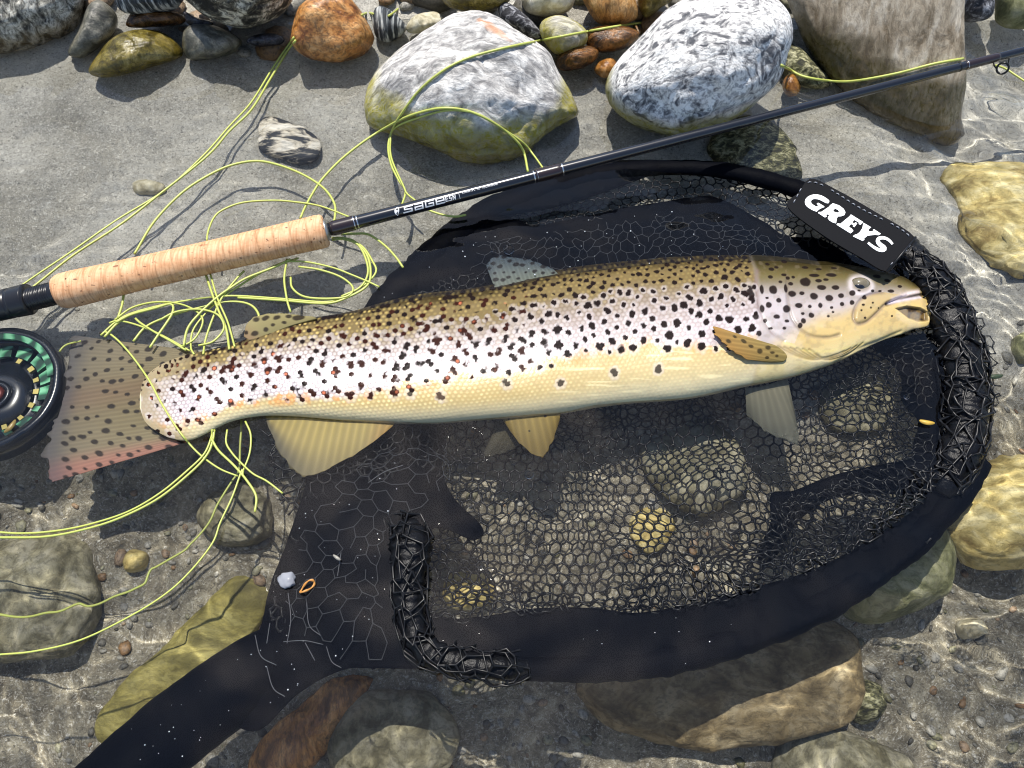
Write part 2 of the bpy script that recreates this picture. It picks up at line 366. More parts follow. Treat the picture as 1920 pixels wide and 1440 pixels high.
G1 = 'stones along the shore at the top of the picture'; G2 = 'stones lying under the water'
ST = [
 # name, label, outline, zc, half depth, material, group, seed, rough, box, facet
 ('boulder', 'large pale grey boulder with an orange streak, its foot olive under water', [(690,200),(700,150),(740,100),(800,55),(855,26),(905,22),(960,55),(1020,95),(1050,140),(1075,190),(1080,215),(1050,235),(1010,270),(985,300),(920,324),(860,320),(800,285),(750,262),(705,240)], .012, .062, M_pale, None, 1, .05, 1.15, .3),
 ('boulder', 'big bright white speckled boulder above the middle of the black rod', [(1135,170),(1150,130),(1185,85),(1225,45),(1270,5),(1330,-25),(1420,-20),(1462,10),(1481,55),(1472,110),(1455,160),(1400,205),(1330,240),(1265,256),(1200,240),(1150,210)], .045, .065, M_white, None, 2, .05, 1.1, .2),
 ('slab_stone', 'tall grey brown slab stone under the rod at upper right, dark wet foot', [(1478,-60),(1500,60),(1545,140),(1590,195),(1650,240),(1700,272),(1755,285),(1788,270),(1795,235),(1808,150),(1806,40),(1795,-70),(1640,-100)], .016, .040, M_slab, None, 3, .03, 1.35, .3),
 ('stone', 'rusty orange rounded stone that the yellow line comes out behind', [(548,70),(556,20),(590,-8),(640,-12),(665,5),(690,45),(702,75),(680,105),(630,118),(590,112),(560,95)], .022, .035, M_rust, None, 4, .06, 1.2, .5),
 ('stone', 'olive algae covered stone half sunk at the water edge, upper left', [(165,135),(185,100),(215,68),(260,54),(305,62),(335,85),(342,108),(300,122),(240,140),(195,148)], .006, .03, M_olive, None, 5, .04, 1.0, .2),
 ('boulder', 'pale foliated boulder in the upper left corner', [(-90,40),(-60,-60),(60,-90),(150,-50),(165,0),(150,50),(128,78),(60,95),(0,100),(-60,95)], .02, .055, M_foli, None, 6, .06, 1.0, .2),
 ('wedge_stone', 'grey wedge shaped stone with a dark shaded side, beside the foliated boulder', [(128,95),(150,50),(165,10),(185,0),(210,15),(222,35),(215,60),(185,90),(155,110),(135,106)], .012, .022, M_grey, None, 7, .05, 1.4, .8),
 ('boulder', 'black and cream speckled boulder at the top edge left of the orange stone', [(330,-30),(360,-80),(450,-90),(530,-60),(552,-10),(535,20),(500,42),(455,52),(405,38),(360,10)], .045, .05, M_lich, None, 8, .07, 1.0, .3),
 ('stone', 'grey white stone with dark vertical bands at the top edge', [(215,-20),(240,-60),(310,-60),(345,-20),(330,15),(290,22),(245,24),(220,10)], .04, .03, M_band, None, 9, .06, 1.1, .3),
 ('flat_stone', 'flat wet purple brown stone above the olive stone', [(238,38),(250,22),(290,18),(335,24),(350,38),(330,48),(270,52),(240,50)], .014, .016, M_brown, None, 10, .05, 1.2, .2),
 ('stone', 'grey green stone at the water edge below the black speckled boulder', [(340,85),(348,52),(380,44),(420,55),(452,78),(440,100),(400,110),(355,112)], .008, .025, M_grey, None, 11, .06, 1.1, .4),
 ('stone', 'small dark grey stone tucked between grey green stone and black speckled boulder', [(345,20),(360,30),(400,42),(380,56),(352,45)], .02, .015, M_wetgrey, None, 28, .05, 1.0, .3),
 ('pebble', 'flat dark blue grey pebble at the water edge left of the yellow line', [(462,78),(475,66),(510,62),(532,70),(528,84),(490,88)], .004, .014, M_wetgrey, None, 12, .05, 1.0, .2),
 ('pebble', 'black and white striped slate pebble right of the orange stone', [(698,45),(702,18),(716,11),(740,25),(762,50),(752,68),(728,81),(706,72)], .012, .018, M_band, None, 13, .04, 1.1, .3),
 ('pebble', 'small cream pebble behind the large pale boulder, left of it', [(765,45),(780,28),(815,22),(832,35),(822,52),(785,62),(766,60)], .012, .016, M_cream, None, 14, .07, 1.0, .5),
 ('stone', 'olive wet stone at the top edge above the large pale boulder', [(820,-30),(870,-50),(940,-40),(960,-5),(930,18),(870,22),(835,8)], .035, .03, M_olive, None, 15, .06, 1.1, .3),
 ('pebble', 'long charcoal pebble with a white tip right of the large pale boulder', [(935,25),(937,8),(955,6),(985,28),(1012,55),(1018,70),(1000,74),(968,55),(945,42)], .020, .016, M_char, None, 16, .03, 1.0, .2),
 ('stone', 'rounded beige stone at the top edge beside the long charcoal pebble', [(982,15),(985,-20),(1030,-40),(1075,-15),(1074,15),(1050,28),(1010,30)], .028, .03, M_cream, None, 17, .05, 1.0, .2),
 ('stone', 'ochre banded stone at the top edge left of the white boulder', [(1090,-15),(1120,-50),(1175,-40),(1192,0),(1195,32),(1165,48),(1125,46),(1105,25)], .026, .03, M_ochre, None, 18, .05, 1.1, .3),
 ('stone', 'cream stone with a tan stain under the yellow line, left of the white boulder', [(1012,60),(1018,38),(1040,29),(1068,34),(1098,55),(1100,80),(1080,95),(1050,104),(1028,90)], .020, .025, M_pale, None, 19, .05, 1.0, .2),
 ('stone', 'brown wet stone nearest the white boulder, under the yellow line', [(1095,70),(1110,52),(1150,48),(1190,55),(1198,68),(1175,90),(1130,100),(1100,90)], .014, .02, M_brown, None, 20, .06, 1.1, .4),
 ('stone', 'red brown wet stone between the pale boulder and the white boulder', [(1042,115),(1060,92),(1100,86),(1122,95),(1115,115),(1085,130),(1055,133)], .006, .02, M_brown, None, 21, .06, 1.1, .4),
 ('pebble', 'amber wet pebble against the lower left of the white boulder', [(1115,135),(1120,118),(1145,108),(1158,120),(1150,142),(1130,150)], .0, .014, M_rust, None, 22, .04, 1.0, .1),
 ('stone', 'olive stone at the top edge between the ochre stone and white boulder', [(1195,5),(1205,-30),(1250,-40),(1270,-10),(1240,15),(1210,32)], .025, .025, M_olive, None, 23, .06, 1.0, .3),
 ('stone', 'brown stone in the gap right of the white boulder', [(1455,110),(1470,85),(1500,90),(1530,120),(1555,150),(1550,172),(1510,178),(1475,160)], -.002, .022, M_moss, None, 24, .06, 1.0, .4),
 ('pebble', 'orange brown pebble in the gap right of the white boulder', [(1465,170),(1472,145),(1490,140),(1500,165),(1492,185),(1475,188)], -.004, .012, M_rust, None, 25, .04, 1.0, .2),
 ('stone', 'grey dark mottled stone at the top edge right of the slab stone', [(1800,20),(1805,-30),(1850,-45),(1865,-10),(1860,30),(1825,42),(1803,38)], .02, .03, M_char, None, 26, .06, 1.0, .3),
 ('stone', 'pale green stone with wet glints in the upper right corner', [(1865,20),(1872,-20),(1930,-30),(1960,10),(1940,50),(1890,56),(1868,45)], .012, .028, M_green, None, 27, .04, 1.0, .1),
]
PALE_ARGS = (lin(132, 129, 126), lin(200, 196, 190), lin(244, 240, 232), 40, (1, 2.4, 1), (0, 0, -.55), .13, .5, lin(98, 97, 98), 1.0)
for (nm, lb, pts, zc, th, mt, grp, sd_, rg, bx, fc) in ST:
    big = abs(pts[0][0] - pts[len(pts) // 2][0]) > 150
    o = stone(nm, lb, pts, zc, th, mt, G1, sd_, rg, 6 if big else 4, False, bx, fc)
    if sd_ == 1:
        hit = [ROCKBV[-1].ray_cast(Vector(CAM), Vector(rays(x, y)).normalized())[0] for x, y in ((898, 42), (926, 54), (944, 72))]
        if all(h is not None for h in hit):
            axv = (hit[2] - hit[0]); ax_l = axv.length; axv.normalize()
            o.data.materials[0] = rockmat('pale_gneiss_with_vein', *PALE_ARGS, alg=(176, 166, 56), alg_z=.036, distort=1.3,
                streak=(tuple((hit[1] - o.location) ), tuple(axv), ax_l * .66, ax_l * .17, lin(196, 136, 92)))
# orange streak of the pale boulder is a mineral vein in its surface: a stain in its own material copy
UN = [
 ('stone', 'white quartz stone with black veins in the sand above the cork grip', [(484,255),(488,228),(510,220),(560,235),(598,265),(594,298),(560,305),(520,295),(486,280)], .010, M_quartz, 40, .10),
 ('pebble', 'small cream pebble alone in the grey sand above the cork grip', [(248,352),(262,342),(290,343),(308,352),(296,362),(262,364)], .008, M_cream, 41, .08),
 ('stone', 'dark mottled stone under water between the white boulder and the net rim', [(1330,268),(1380,225),(1440,230),(1490,280),(1500,330),(1450,345),(1380,320),(1335,295)], .018, M_moss, 42, .10),
 ('stone', 'bright yellow stone under the ripples at the right edge, above the net', [(1760,330),(1790,302),(1860,305),(1960,320),(2010,400),(1990,500),(1920,522),(1860,490),(1800,430),(1790,370)], .018, M_yel, 43, .10),
 ('boulder', 'yellow olive boulder under water at the right edge beside the net', [(1770,990),(1790,900),(1850,865),(1930,850),(2040,880),(2060,980),(1980,1040),(1880,1060),(1800,1040)], .045, M_yel, 44, .06),
 ('boulder', 'smooth green boulder under water touching the lower right of the net', [(1590,1130),(1600,1040),(1680,990),(1750,985),(1780,1030),(1772,1110),(1720,1145),(1640,1155)], .05, M_green, 45, .04),
 ('boulder', 'large brown boulder under water below the net in its shadow', [(1080,1280),(1150,1220),(1300,1170),(1500,1150),(1600,1170),(1622,1240),(1600,1330),(1540,1375),(1400,1400),(1250,1390),(1130,1350)], .034, M_sunk, 46, .06),
 ('slab_stone', 'long olive yellow slab under water along the net handle', [(190,1370),(220,1310),(290,1230),(380,1150),(450,1090),(495,1075),(508,1120),(490,1200),(430,1290),(330,1330),(230,1390)], .022, M_oliv2, 47, .06),
 ('boulder', 'dull grey olive boulder sunk in the bed at the left edge, lower half', [(-60,1020),(40,1000),(140,1005),(180,1060),(178,1160),(140,1220),(60,1235),(-50,1220)], .022, M_dull, 48, .07),
 ('pebble', 'small tan pebble on the bed right of the dull boulder', [(232,1055),(240,1040),(262,1038),(272,1048),(258,1068),(240,1072)], .010, M_yel, 49, .06),
 ('pebble', 'olive pebble on the bed left of the net mesh', [(370,975),(400,930),(460,915),(500,940),(500,1000),(450,1020),(400,1015)], .018, M_dull, 50, .08),
 ('stone', 'pale stone glinting on the bed at lower right', [(1798,1190),(1802,1174),(1830,1170),(1850,1188),(1846,1205),(1820,1208)], .010, M_cream, 51, .08),
 ('pebble', 'small olive pebble at the right edge beside the net mesh', [(1902,650),(1905,632),(1925,625),(1945,640),(1940,672),(1912,678)], .012, M_green, 52, .04),
 ('pebble', 'dark olive pebble beside the large brown boulder', [(1605,1300),(1620,1280),(1650,1290),(1655,1330),(1640,1350),(1608,1345)], .016, M_moss, 53, .05),
 ('stone', 'ochre stone on the bed under the net handle at the bottom edge', [(470,1440),(500,1380),(580,1320),(640,1270),(700,1260),(690,1300),(640,1370),(560,1450),(490,1470)], .018, M_ochre, 54, .07),
 ('stone', 'pale ribbed stone on the bed at the bottom edge, right of the ochre stone', [(610,1400),(640,1330),(720,1290),(820,1300),(860,1370),(840,1450),(740,1480),(640,1470)], .020, M_dull, 55, .06),
 ('stone', 'pale lit stone on the bed at the bottom edge, lower right', [(1440,1420),(1480,1380),(1580,1370),(1680,1400),(1720,1450),(1640,1500),(1500,1490)], .020, M_dull, 56, .06),
 ('stone', 'olive grey stone seen through the net mesh, left of the far pectoral fin', [(1200,850),(1260,800),(1340,790),(1400,850),(1390,930),(1320,960),(1240,930)], .012, M_dull, 57, .06),
 ('stone', 'yellowish stone seen through the lower part of the net mesh', [(1180,1010),(1190,960),(1230,945),(1260,970),(1250,1020),(1210,1040)], .008, M_yel, 58, .06),
 ('stone', 'grey stone seen through the net mesh below the head of the trout', [(1540,730),(1620,700),(1670,740),(1650,800),(1580,810),(1540,780)], .010, M_dull, 59, .06),
 ('stone', 'olive stone seen through the small gap of the net near the yoke', [(830,1110),(850,1070),(910,1080),(930,1120),(880,1145),(840,1140)], .010, M_yel, 60, .06),
]
for (nm, lb, pts, hh, mt, sd_, rg) in UN:
    p = np.asarray(pts, float); c = p.mean(0); z0 = float(np.interp(PW(c[0], c[1], -.08)[1], YS, ZS))
    for _ in range(3):
        q = PW(c[0], c[1], z0); z0 = float(bed_z(q[0], q[1]))
    zc = min(z0 + hh * .25, -.006)
    big = np.ptp(p[:, 0]) > 110
    stone(nm, lb, pts, zc, min(hh * 1.2, -.004 - zc) if hh < .03 else hh * .9, mt, G2, sd_, rg, 5 if big else 4, True, 1.15, .25)

# loose gravel of the shore between and behind the stones, and grit on the bed
def scatter(name, n, xr, yr, size, mat, seed, dens=None, lift=.3):
    rng = np.random.default_rng(seed); v0, f0 = ico(2)
    xs = rng.uniform(*xr, n * 3); ys = rng.uniform(*yr, n * 3)
    if dens is not None:
        k = rng.random(n * 3) < dens(xs, ys); xs, ys = xs[k], ys[k]
    xs, ys = xs[:n], ys[:n]; n = len(xs)
    s = size[0] * (size[1] / size[0]) ** rng.random(n) ** 1
    sc = s[:, None] * rng.uniform(.6, 1.2, (n, 3)) * [1, 1, .6]
    a = rng.uniform(0, 6.28, n); dv = 1 + .18 * np.stack([vnoise(v0 * 1.6 + 9 * k, k) for k in range(12)])
    vs = v0[None] * dv[rng.integers(0, 12, n)][..., None] * sc[:, None]
    x2 = vs[..., 0] * np.cos(a)[:, None] - vs[..., 1] * np.sin(a)[:, None]; y2 = vs[..., 0] * np.sin(a)[:, None] + vs[..., 1] * np.cos(a)[:, None]
    zz = bed_z(xs, ys) + lift * s * .6
    v = np.stack([x2 + xs[:, None], y2 + ys[:, None], vs[..., 2] + zz[:, None]], -1).reshape(-1, 3)
    f = (f0[None] + (np.arange(n) * len(v0))[:, None, None]).reshape(-1, 3)
    tone = np.repeat(rng.random(n), len(v0)); hue = np.repeat(rng.random(n), len(v0))
    A, B, Cc, Dd = (np.array(lin(*q)) for q in ((70, 66, 56), (176, 172, 160), (150, 110, 62), (120, 116, 70)))
    c = A + (B - A) * tone[:, None]; c = np.where(hue[:, None] > .82, c * .4 + Cc * .6, c); c = np.where(hue[:, None] < .15, c * .4 + Dd * .6, c)
    o = mesh(name, v, f, mat, colors=c); o['kind'] = 'stuff'; return o
t = NT('gravel_mix'); vc = t.n('VertexColor', layer_name='Col')
nz = t.n('TexNoise', {'Vector': t.obj(), 'Scale': 420.0, 'Detail': 4.0, 'Roughness': .7})
t.P(Base_Color=t.mix(t.ramp(nz.outputs[0], [(.35, .75), (.55, 0.0)]).outputs[0], vc.outputs[0], lin(40, 38, 32)), Roughness=.5,
    Normal=t.n('Bump', {'Height': nz.outputs[0], 'Strength': .6, 'Distance': .001}).outputs[0])
M_gravel = t.m
scatter('shore_gravel', 1500, (-.75, .8), (.37, .95), (.005, .028), M_gravel, 5, lambda x, y: np.where(y < .43, .35, 1) * (x < .42 + 2 * np.maximum(0, y - .5)))
scatter('bed_gravel', 1700, (-.62, .62), (-.32, .10), (.0012, .0048), M_gravel, 6, lambda x, y: sstep(-.15, .25, n2(x, y, 9, 31)) * sstep(.12, .0, y), .1)

# ------------------------------------------------------------------ water surface
def waves(x, y):
    rng = np.random.default_rng(12); z = 0 * x
    calm = .80 + .50 * sstep(.08, -.16, y) + 1.5 * sstep(.26, .42, x) * sstep(-.25, .0, y)
    wx = x + .010 * n2(x, y, 12, 50, 2); wy = y + .010 * n2(x, y, 12, 60, 2)
    for L, n, a in ((.085, 5, .12), (.045, 7, .10), (.024, 8, .085), (.013, 7, .048)):
        for k in range(n):
            an = rng.normal(1.35, .75); ph = rng.uniform(0, 6.28); l = L * rng.uniform(.75, 1.3); kk = 2 * np.pi / l
            env = (.5 + .5 * n2(x, y, 5 + .12 / l, 70 + k + int(1000 * L), 1)) * (1 - (.55 if L < .03 else .1) * sstep(.06, -.12, y) * sstep(.42, .3, x))
            z = z + env * a * l / (2 * np.pi) / n ** .5 * np.sin(kk * (np.cos(an) * wx + np.sin(an) * wy) + ph)
    return z * calm
X, Y = np.meshgrid(axis(-.56, .58, .0017, 60), axis(-.30, .52, .0017, 60))
fade = sstep(.95, .62, np.abs(X)) * sstep(1.0, .6, np.abs(Y - .1))
t = NT('clear_stream_water'); t.P(Base_Color=(.97, .99, .985), Roughness=0.0, IOR=1.33, Transmission_Weight=1.0)
water = mesh('water', np.stack([X, Y, waves(X, Y) * fade], -1).reshape(-1, 3), gridf(*X.shape), t.m); water['kind'] = 'structure'
water.cycles.is_caustics_caster = True

# ------------------------------------------------------------------ landing net
def CM(px, py, z): return np.stack([np.asarray(px, float), np.asarray(py, float), np.broadcast_to(np.asarray(z, float), np.shape(px))], -1)
def lift3(a):
    """rows of (px, py, z) -> world"""
    a = np.asarray(a, float); return PW(a[:, 0], a[:, 1], a[:, 2])
def px_m(px, py, z=0.0):
    """metres per photo pixel there"""
    p = P(np.array([px, px + 1.0]), np.array([py, py]), np.array([z, z])); return float(np.linalg.norm(p[1] - p[0]))

HOOP = spline([(495,1130),(515,1060),(548,975),(576,905),(600,830),(640,700),(690,572),(742,515),(800,452),(872,393),(960,348),(1080,308),(1200,296),(1330,301),(1430,318),(1520,342),(1620,384),(1712,450),(1790,520),(1846,600),(1866,690),(1866,790),(1850,868),(1800,950),(1712,1045),(1610,1122),(1510,1178),(1400,1222),(1270,1260),(1150,1275),(1000,1277),(900,1272),(780,1252),(690,1250),(600,1255),(540,1240)], 500, True)
HW = P(HOOP[:, 0], HOOP[:, 1], 0)[:, :2]

t = NT('black_net_cord'); t.P(Base_Color=(.007, .007, .008), Roughness=.36); t.p.inputs['Specular IOR Level'].default_value = .32; M_cord = t.m
M_cord_grey = plain('grey_net_cord', (.030, .034, .042), .5)
t = NT('wet_navy_fabric'); tc = t.obj()
n1 = t.n('TexNoise', {'Vector': tc, 'Scale': 34.0, 'Detail': 6.0, 'Roughness': .65})
n2_ = t.n('TexNoise', {'Vector': tc, 'Scale': 900.0, 'Detail': 2.0})
t.p.inputs['Specular IOR Level'].default_value = .03
t.P(Base_Color=t.mix(n1.outputs[0], (.0008, .001, .002), (.0028, .0034, .0060)), Roughness=.6,
    Normal=t.n('Bump', {'Height': n1.outputs[0], 'Strength': .7, 'Distance': .0026}).outputs[0])
M_fab = t.m

net = thing('landing_net', 'black mesh landing net with a navy fabric rim and thick handle, under the trout', 'landing net', P(1200, 900, 0.))

def panel(name, poly, zf, step=9, thick=.0012, wav=.0016, ws=40, seed=0, mat=None):
    """a wavy sheet of fabric filling the outline poly (photo pixels); zf = height"""
    pl = np.asarray(poly, float); n = int(np.linalg.norm(np.diff(np.concatenate([pl, pl[:1]]), axis=0), axis=1).sum() / step)
    b = spline(pl, n, True)
    gx, gy = np.meshgrid(np.arange(b[:, 0].min(), b[:, 0].max(), step), np.arange(b[:, 1].min(), b[:, 1].max(), step))
    gx = gx + (np.arange(gx.shape[0]) % 2 * step / 2)[:, None]; gx, gy = gx.ravel(), gy.ravel()
    dd = np.full(gx.shape, 1e9)
    for q in b: dd = np.minimum(dd, np.hypot(gx - q[0], gy - q[1]))
    k = inside(gx, gy, b) & (dd > step * .6); gx, gy = gx[k], gy[k]
    pts = [Vector(x) for x in b] + [Vector((x, y)) for x, y in zip(gx, gy)]
    vs, _, fs, *_ = geometry.delaunay_2d_cdt(pts, [(i, (i + 1) % n) for i in range(n)], [list(range(n))], 1, 1e-4)
    vs = np.array([v[:] for v in vs]); fs = np.array([f for f in fs if len(f) == 3])
    z = np.asarray(zf(vs[:, 0], vs[:, 1]), float)
    w = PW(vs[:, 0], vs[:, 1], z)
    w[:, 2] += wav * n2(w[:, 0], w[:, 1], ws, 90 + seed, 3) + wav * .4 * n2(w[:, 0], w[:, 1], ws * 4, 95 + seed, 2)
    m = len(w); v = np.concatenate([w, w - [0, 0, thick]])
    e = {}
    for a, b_, c in fs:
        for p in ((a, b_), (b_, c), (c, a)): e[p] = 1
    rim = [(a, b_) for (a, b_) in e if (b_, a) not in e]
    side = np.array([(b_, a, a + m, b_ + m) for a, b_ in rim])
    return mesh(name, v, [fs, fs[:, ::-1] + m, side], mat or M_fab, net)

def dh(px, py):
    """distance (px) from the hoop's outline"""
    d = np.full(np.shape(px), 1e9); L = HOOP[::4]
    for q in L: d = np.minimum(d, np.hypot(px - q[0], py - q[1]))
    return d

# the padded rim
def rimtube(name, pts, rad, z, mat, flat=.8, ns=14):
    p = spline(np.array(pts, float), 160); r = np.interp(np.linspace(0, 1, 160), np.linspace(0, 1, len(rad)), rad)
    zz = np.interp(np.linspace(0, 1, 160), np.linspace(0, 1, len(z)), z)
    w = lift3(np.column_stack([p, zz])); sc = np.array([px_m(a, b) for a, b in p])
    k = 1 + .08 * n2(w[:, 0], w[:, 1], 90, 5) + (.16 if mat is M_rim else .04) * n2(w[:, 0], w[:, 1], 260, 6)
    return tube(name, w, r * sc * k, mat, net, ns, flat)
M_rim = plain('wet_black_rubber', (.004, .004, .005), .30, .25, .4, 260, .0016)
rimtube('hoop_rim', [(585,905),(620,815),(660,715),(712,585),(760,530),(815,475),(885,418),(970,375),(1085,332),(1200,316),(1330,317),(1425,334),(1512,360)], [22,26,30,32,32,32,32,30,26,19,17,17,18], [-.014,-.016,-.017,-.017,-.016,-.015,-.0145,-.013,-.010,-.005,.001,.003,.004], M_fab)
rimtube('hoop_rim', [(1512,368),(1600,405),(1690,462),(1752,535),(1790,620),(1808,700),(1813,780),(1800,850),(1760,925)], [18,22,24,31,37,38,38,37,30], [.004,.002,-.001,.001,.002,.002,.001,-.002,-.012], M_rim, .8)
rimtube('hoop_rim', [(1838,862),(1785,940),(1695,1030),(1595,1105),(1495,1158),(1390,1200),(1265,1236),(1150,1252),(1000,1254),(900,1248),(790,1232)], [24,28,28,28,28,28,28,26,24,22,22], [-.012,-.016,-.017,-.017,-.017,-.016,-.015,-.013,-.010,-.010,-.010], M_fab)
# yoke side: mesh wrapped spar standing out of the water
rimtube('yoke_spar', [(745,968),(768,1005),(768,1060),(765,1110),(772,1165),(795,1215),(850,1240),(920,1252),(990,1250)], [22,38,31,28,25,25,22,21,14], [-.014,.001,.002,.002,.001,.001,.001,.0,-.006], M_rim, .75)

def zs(a, b, f): return lambda px, py: a + (b - a) * f(px, py)
panel('fabric_skirt', [(684,580),(738,520),(800,462),(872,424),(950,410),(1000,424),(1064,410),(1170,390),(1290,370),(1350,372),(1430,413),(1471,441),(1536,448),(1610,482),(1700,500),(1720,560),(1600,600),(1300,620),(1000,640),(740,650),(655,670)],
      lambda x, y: -.0065 - .030 * sstep(-60, 150, y - (572 - .32 * (x - 690).clip(0, 420) + .05 * (x - 1110).clip(0, 600))), seed=1, wav=.0018)
panel('fabric_skirt', [(815,460),(872,400),(960,355),(1080,318),(1200,304),(1290,303),(1240,318),(1225,326),(1190,340),(1146,356),(1090,374),(1040,388),(971,402),(900,416),(855,452)], lambda x, y: -.006 + 0 * x, seed=2, wav=.0012)
panel('fabric_skirt', [(1640,640),(1720,628),(1800,640),(1822,760),(1810,850),(1760,900),(1725,880),(1712,840),(1722,790),(1690,750),(1690,700)], lambda x, y: -.0075 - .022 * sstep(1800, 1650, x), seed=3, wav=.002)
panel('fabric_skirt', [(1852,862),(1802,945),(1714,1040),(1612,1117),(1512,1172),(1400,1217),(1270,1254),(1150,1268),(1000,1270),(900,1264),(790,1248),(780,1180),(800,1150),(850,1160),(930,1152),(1000,1140),(1100,1138),(1200,1148),(1300,1130),(1420,1100),(1540,1062),(1640,1005),(1720,950),(1760,890),(1800,850)],
      lambda x, y: -.0085 - .006 * sstep(10, 120, dh(x, y)), seed=4, wav=.0026)
panel('fabric_fold', [(1445,925),(1490,920),(1570,888),(1680,866),(1760,862),(1790,890),(1740,930),(1660,925),(1580,930),(1500,975),(1455,1040),(1428,1062),(1420,1030),(1440,980)], lambda x, y: -.014 - .03 * sstep(1760, 1440, x), seed=5)
panel('yoke_fabric', [(360,1282),(440,1222),(482,1190),(500,1120),(530,1035),(563,945),(583,888),(640,820),(700,790),(800,780),(838,800),(828,870),(850,930),(905,985),(890,1010),(830,990),(790,1000),(800,1080),(800,1160),(830,1240),(780,1254),(700,1252),(640,1256),(560,1300),(470,1372)],
      lambda x, y: -.0085 - .018 * sstep(560, 430, x) - .030 * sstep(740, 900, x) * sstep(1150, 950, y) - .024 * sstep(930, 800, y), seed=6, wav=.0026)
# handle
hp = spline([(180,1500), (290,1402), (410,1308), (510,1238), (600,1180)], 60); u = np.linspace(0, 1, 60)
w = lift3(np.column_stack([hp, np.full(60, -.033)])); 
tube('handle', w, np.array([px_m(a, b) for a, b in hp]) * np.interp(u, [0, .5, .8, 1], [80, 76, 70, 50]) * (1 + .03 * n2(w[:, 0], w[:, 1], 60, 4)), M_fab, net, 28, .92)

# hexagonal mesh
def hexnet(bounds, cell, keep, zf, rad, warp=.25, wf=30, seed=0, name='net_mesh', mat=None, rot=0.0, mapf=None, parent=None, drop=0.0):
    """a hexagonal net: cells of size cell (m); keep(x, y) says where it is; zf(x, y) its height"""
    x0, y0, x1, y1 = bounds; s = cell / math.sqrt(3); R_ = math.hypot(x1 - x0, y1 - y0) / 2; cx, cy = (x0 + x1) / 2, (y0 + y1) / 2
    ni, nj = int(2 * R_ / cell) + 2, int(2 * R_ / (3 * s)) + 2
    A, B = np.meshgrid(np.arange(ni), np.arange(nj)); A, B = A.ravel() * cell - R_, B.ravel() * 3 * s - R_
    E = []
    c6 = [(0, 0, 0, s), (0, s, cell / 2, 1.5 * s), (0, s, -cell / 2, 1.5 * s), (cell / 2, 1.5 * s, cell / 2, 2.5 * s), (cell / 2, 2.5 * s, 0, 3 * s), (cell / 2, 2.5 * s, cell, 3 * s)]
    for ax, ay, bx, by in c6: E.append(np.stack([A + ax, B + ay, A + bx, B + by], -1))
    E = np.concatenate(E).reshape(-1, 2, 2)
    c, si = math.cos(rot), math.sin(rot)
    x = E[..., 0] * c - E[..., 1] * si + cx; y = E[..., 0] * si + E[..., 1] * c + cy
    if mapf is None:
        wx = warp * cell * (1.6 * n2(x, y, wf, seed, 2) + .9 * n2(x, y, .55 / cell, seed + 7, 1)); wy = warp * cell * (1.6 * n2(x, y, wf, seed + 20, 2) + .9 * n2(x, y, .55 / cell, seed + 27, 1))
        x, y = x + wx, y + wy
    k = keep(x, y).all(1)
    if drop: k &= np.random.default_rng(seed).random(len(k)) > drop
    x, y = x[k], y[k]
    if mapf is None: p = np.stack([x, y, zf(x, y)], -1)
    else: p = mapf(x, y)
    p0, p1 = p[:, 0], p[:, 1]; mid = (p0 + p1) / 2; mid[:, 2] -= .06 * np.linalg.norm(p1 - p0, axis=1)
    pts = np.stack([p0, mid, p1], 1); d = p1 - p0; d /= np.linalg.norm(d, axis=1, keepdims=True) + 1e-9
    a = np.cross(d, [0.1, .05, 1.0]); a /= np.linalg.norm(a, axis=1, keepdims=True) + 1e-9; b = np.cross(a, d)
    th = np.arange(4) * np.pi / 2
    rr = np.array([1.25, .85, 1.25]) * rad
    v = pts[:, :, None] + rr[None, :, None, None] * (np.cos(th)[None, None, :, None] * a[:, None, None] + np.sin(th)[None, None, :, None] * b[:, None, None])
    n = len(p0); f = (gridf(3, 4, True)[None] + (np.arange(n) * 12)[:, None, None]).reshape(-1, 4)
    o = mesh(name, v.reshape(-1, 3), f, mat or M_cord, parent or net); o['kind'] = 'stuff'; return o

BW = (HW[:, 0].min(), HW[:, 1].min(), HW[:, 0].max(), HW[:, 1].max())
HWs = HW[::5]
def dhw(x, y):
    d = np.full(np.shape(x), 1e9)
    for q in HWs: d = np.minimum(d, np.hypot(x - q[0], y - q[1]))
    return d
inh = lambda x, y: inside(x, y, HWs)
BAND = P(*np.array([(1860,840),(1802,945),(1714,1045),(1612,1120),(1512,1180),(1400,1225),(1270,1260),(1150,1280),(1000,1280),(900,1275),(790,1255),(770,1180),(800,1158),(850,1166),(930,1158),(1000,1148),(1100,1146),(1200,1154),(1300,1138),(1420,1108),(1540,1070),(1640,1013),(1720,958),(1770,890),(1800,850)], float).T, 0.)[:, :2]
inb = lambda x, y: inh(x, y) & ~inside(x, y, BAND)
def bagz(x, y): return -.010 - .038 * sstep(0, .12, dhw(x, y)) + .005 * n2(x, y, 16, 44, 3)
f3p = P(*np.array([(900,440),(960,395),(1100,360),(1230,315),(1330,322),(1500,355),(1560,460),(1490,450),(1420,420),(1340,385),(1180,400),(1000,435)], float).T, 0.)[:, :2]
hexnet(BW, .0088, lambda x, y: inb(x, y) & ~inside(x, y, f3p), bagz, .00072, .24, 22, 1)
